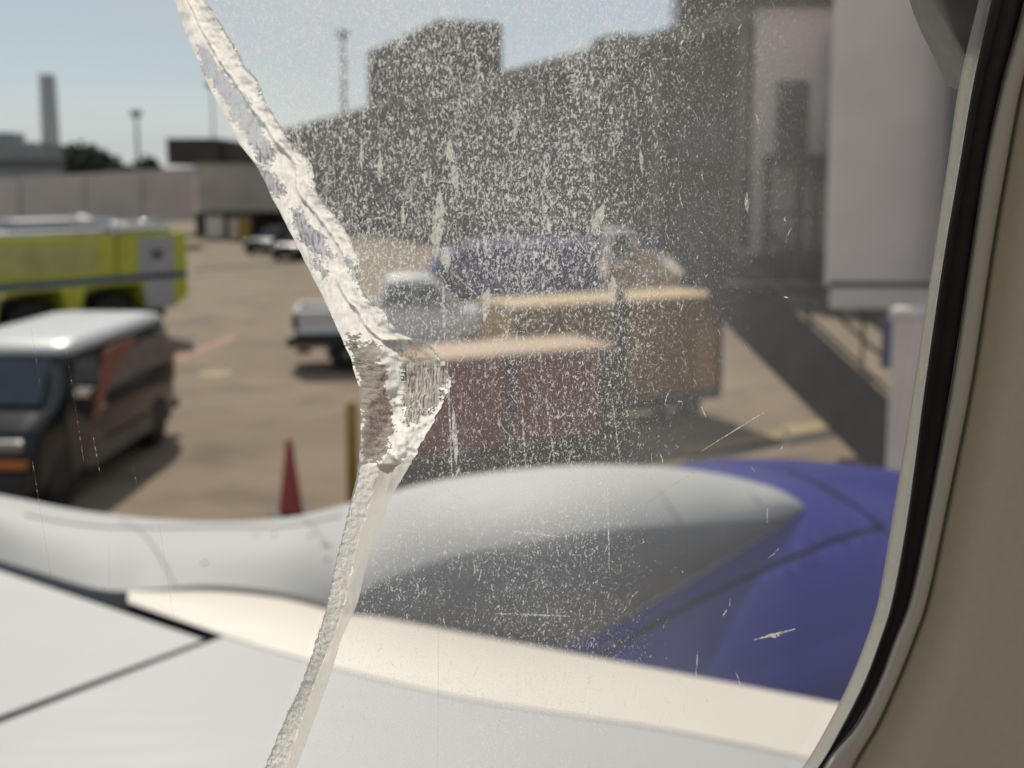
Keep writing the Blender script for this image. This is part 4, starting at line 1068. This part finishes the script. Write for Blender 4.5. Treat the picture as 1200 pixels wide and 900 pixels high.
ck = link('crack_face', me, win, False, MF); ck['label'] = 'white splintered fracture face running down through the pane'

# splinters along the right lip of the crack
bm = bmesh.new(); rnd = random.Random(11)
for k in range(400):
    if k < 330: y = rnd.uniform(-5, 420); x = smooth_interp(CR, y) + rnd.gauss(-2, 1.6); big = 1.7
    else: y = rnd.uniform(545, 900); x = smooth_interp(CL, y) + rnd.gauss(2, 2.0); big = 1.2
    r_ = rnd.uniform(.5, big); an = rnd.uniform(0, 6.28); pts = []
    for q in range(4):
        a_ = an + q * 1.57 + rnd.uniform(-.5, .5); rr = r_ * rnd.uniform(.4, 1.3); pts.append(wp(x + rr*math.cos(a_), y + rr*math.sin(a_), .0095 - rnd.uniform(0, .002)))
    c_ = bm.verts.new(wp(x, y, .0070 - rnd.uniform(0, .0012))); v4 = [bm.verts.new(p) for p in pts]
    for q in range(4): bm.faces.new((v4[q], v4[(q+1) % 4], c_))
sp_ = wobj('splinter', bm, MF[0], win); sp_['kind'] = 'stuff'

# deeper scratches, gouges and white smears on the pane
M['smear'] = frost('smear_white', (.92, .91, .87), .97, 1500, .34, .62, .0, .2, .6, (1, .45, 1))
M['scratch'] = frost('scratch_white', (.9, .89, .85), .95, 1500, .32, .62, .05, .2, .6)
def smear(name, cx, y0, y1, wd, lean=0.0):
    bm = bmesh.new(); n_ = 16; P = []
    sd = cx * 1.3
    for i in range(n_ + 1):
        t = i / n_; y = lerp(y0, y1, t); h = math.sin(math.pi * t) ** .7
        P.append((cx + lean*(t-.5) + wd*.5*h*(.75 + .7*noise.noise(Vector((sd, y*.12, 0)))), y))
    for i in range(n_ - 1, 0, -1):
        t = i / n_; y = lerp(y0, y1, t); h = math.sin(math.pi * t) ** .7
        P.append((cx + lean*(t-.5) - wd*.5*h*(.75 + .7*noise.noise(Vector((sd+40, y*.12, 0)))), y))
    slab(bm, [wp(x, y, .0098) for x, y in P], (0, 0, -.0003)); return wobj(name, bm, M['smear'], win)
for a_ in ((527, 163, 192, 11, 0), (533, 192, 222, 11, 3), (513, 222, 303, 19, -6), (523, 288, 320, 13, 0), (570, 333, 378, 13, -6), (701, 236, 274, 15, -16), (719, 322, 354, 11, 3), (424, 165, 200, 8, 0),
           (533, 478, 545, 8, 4), (752, 175, 205, 7, 2), (560, 65, 95, 6, 0), (472, 240, 268, 6, 0), (445, 175, 215, 7, 0), (520, 330, 400, 5, 2), (604, 135, 165, 6, -4), (875, 225, 248, 5, 0), (908, 742, 747, 26, 0)):
    smear('smear', *a_)
M['faint'] = frost('scratch_faint', (.85, .84, .8), .975, 900, .12, .46, .0, .1, .6)
def scratch(bm, x0, y0, x1, y1, wd, bow=0.0):
    n_ = 8; a_ = Vector((x0, y0)); b_ = Vector((x1, y1)); d = (b_ - a_).normalized(); nn = Vector((-d.y, d.x)); vs = []
    for i in range(n_ + 1):
        t = i / n_; p = a_.lerp(b_, t) + nn * (bow * math.sin(math.pi*t) + .4*noise.noise(Vector((x0, t*6, y0)))); h = wd * .5 * (.35 + .65*math.sin(math.pi*t))
        vs.append((bm.verts.new(wp(p.x+nn.x*h, p.y+nn.y*h, .0096)), bm.verts.new(wp(p.x-nn.x*h, p.y-nn.y*h, .0096))))
    for p, q in zip(vs, vs[1:]): bm.faces.new((p[0], q[0], q[1], p[1]))
for a_ in ((515, 600, 513, 905, 1.6), (596, 622, 656, 629, 2.2), (515, 707, 572, 716, 2.2), (580, 719, 668, 722, 2.0), (883, 750, 932, 737, 2.6), (741, 600, 832, 541, 2.0), (528, 318, 566, 352, 1.6), (712, 560, 714, 672, 1.4),
           (524, 420, 530, 560, 2.2), (640, 462, 650, 545, 2.4), (612, 480, 615, 540, 1.8), (718, 470, 727, 545, 1.8), (590, 250, 615, 290, 1.5), (560, 215, 700, 245, 1.6), (500, 210, 560, 218, 1.4), (668, 270, 690, 300, 1.4),
           (38, 540, 62, 690, 1.8), (108, 505, 118, 560, 1.4), (155, 545, 168, 600, 1.4), (186, 610, 205, 735, 1.6), (128, 640, 128, 712, 1.4), (36, 380, 50, 470, 1.2), (78, 410, 98, 540, 1.3), (640, 300, 660, 318, 1.4), (660, 380, 705, 410, 1.4), (820, 530, 900, 480, 1.2)):
    bm = bmesh.new(); scratch(bm, *a_); wobj('scratch', bm, M['faint'] if a_[0] < 300 or a_[0] in (741, 560, 515) else M['scratch'], win)
bm = bmesh.new(); rnd = random.Random(5)
for k in range(420):
    y = rnd.uniform(20, 860); x = rnd.gauss(600, 150)
    if x < smooth_interp(CR, y) + 8 or x > 960: continue
    an = rnd.gauss(math.pi/2, .5); L_ = rnd.uniform(4, 22); dx, dy = math.cos(an)*L_, math.sin(an)*L_
    scratch(bm, x, y, x+dx, y+dy, rnd.uniform(.7, 1.7), rnd.gauss(0, 1.5))
fs = wobj('fine_scratch', bm, M['scratch'], win); fs['kind'] = 'stuff'
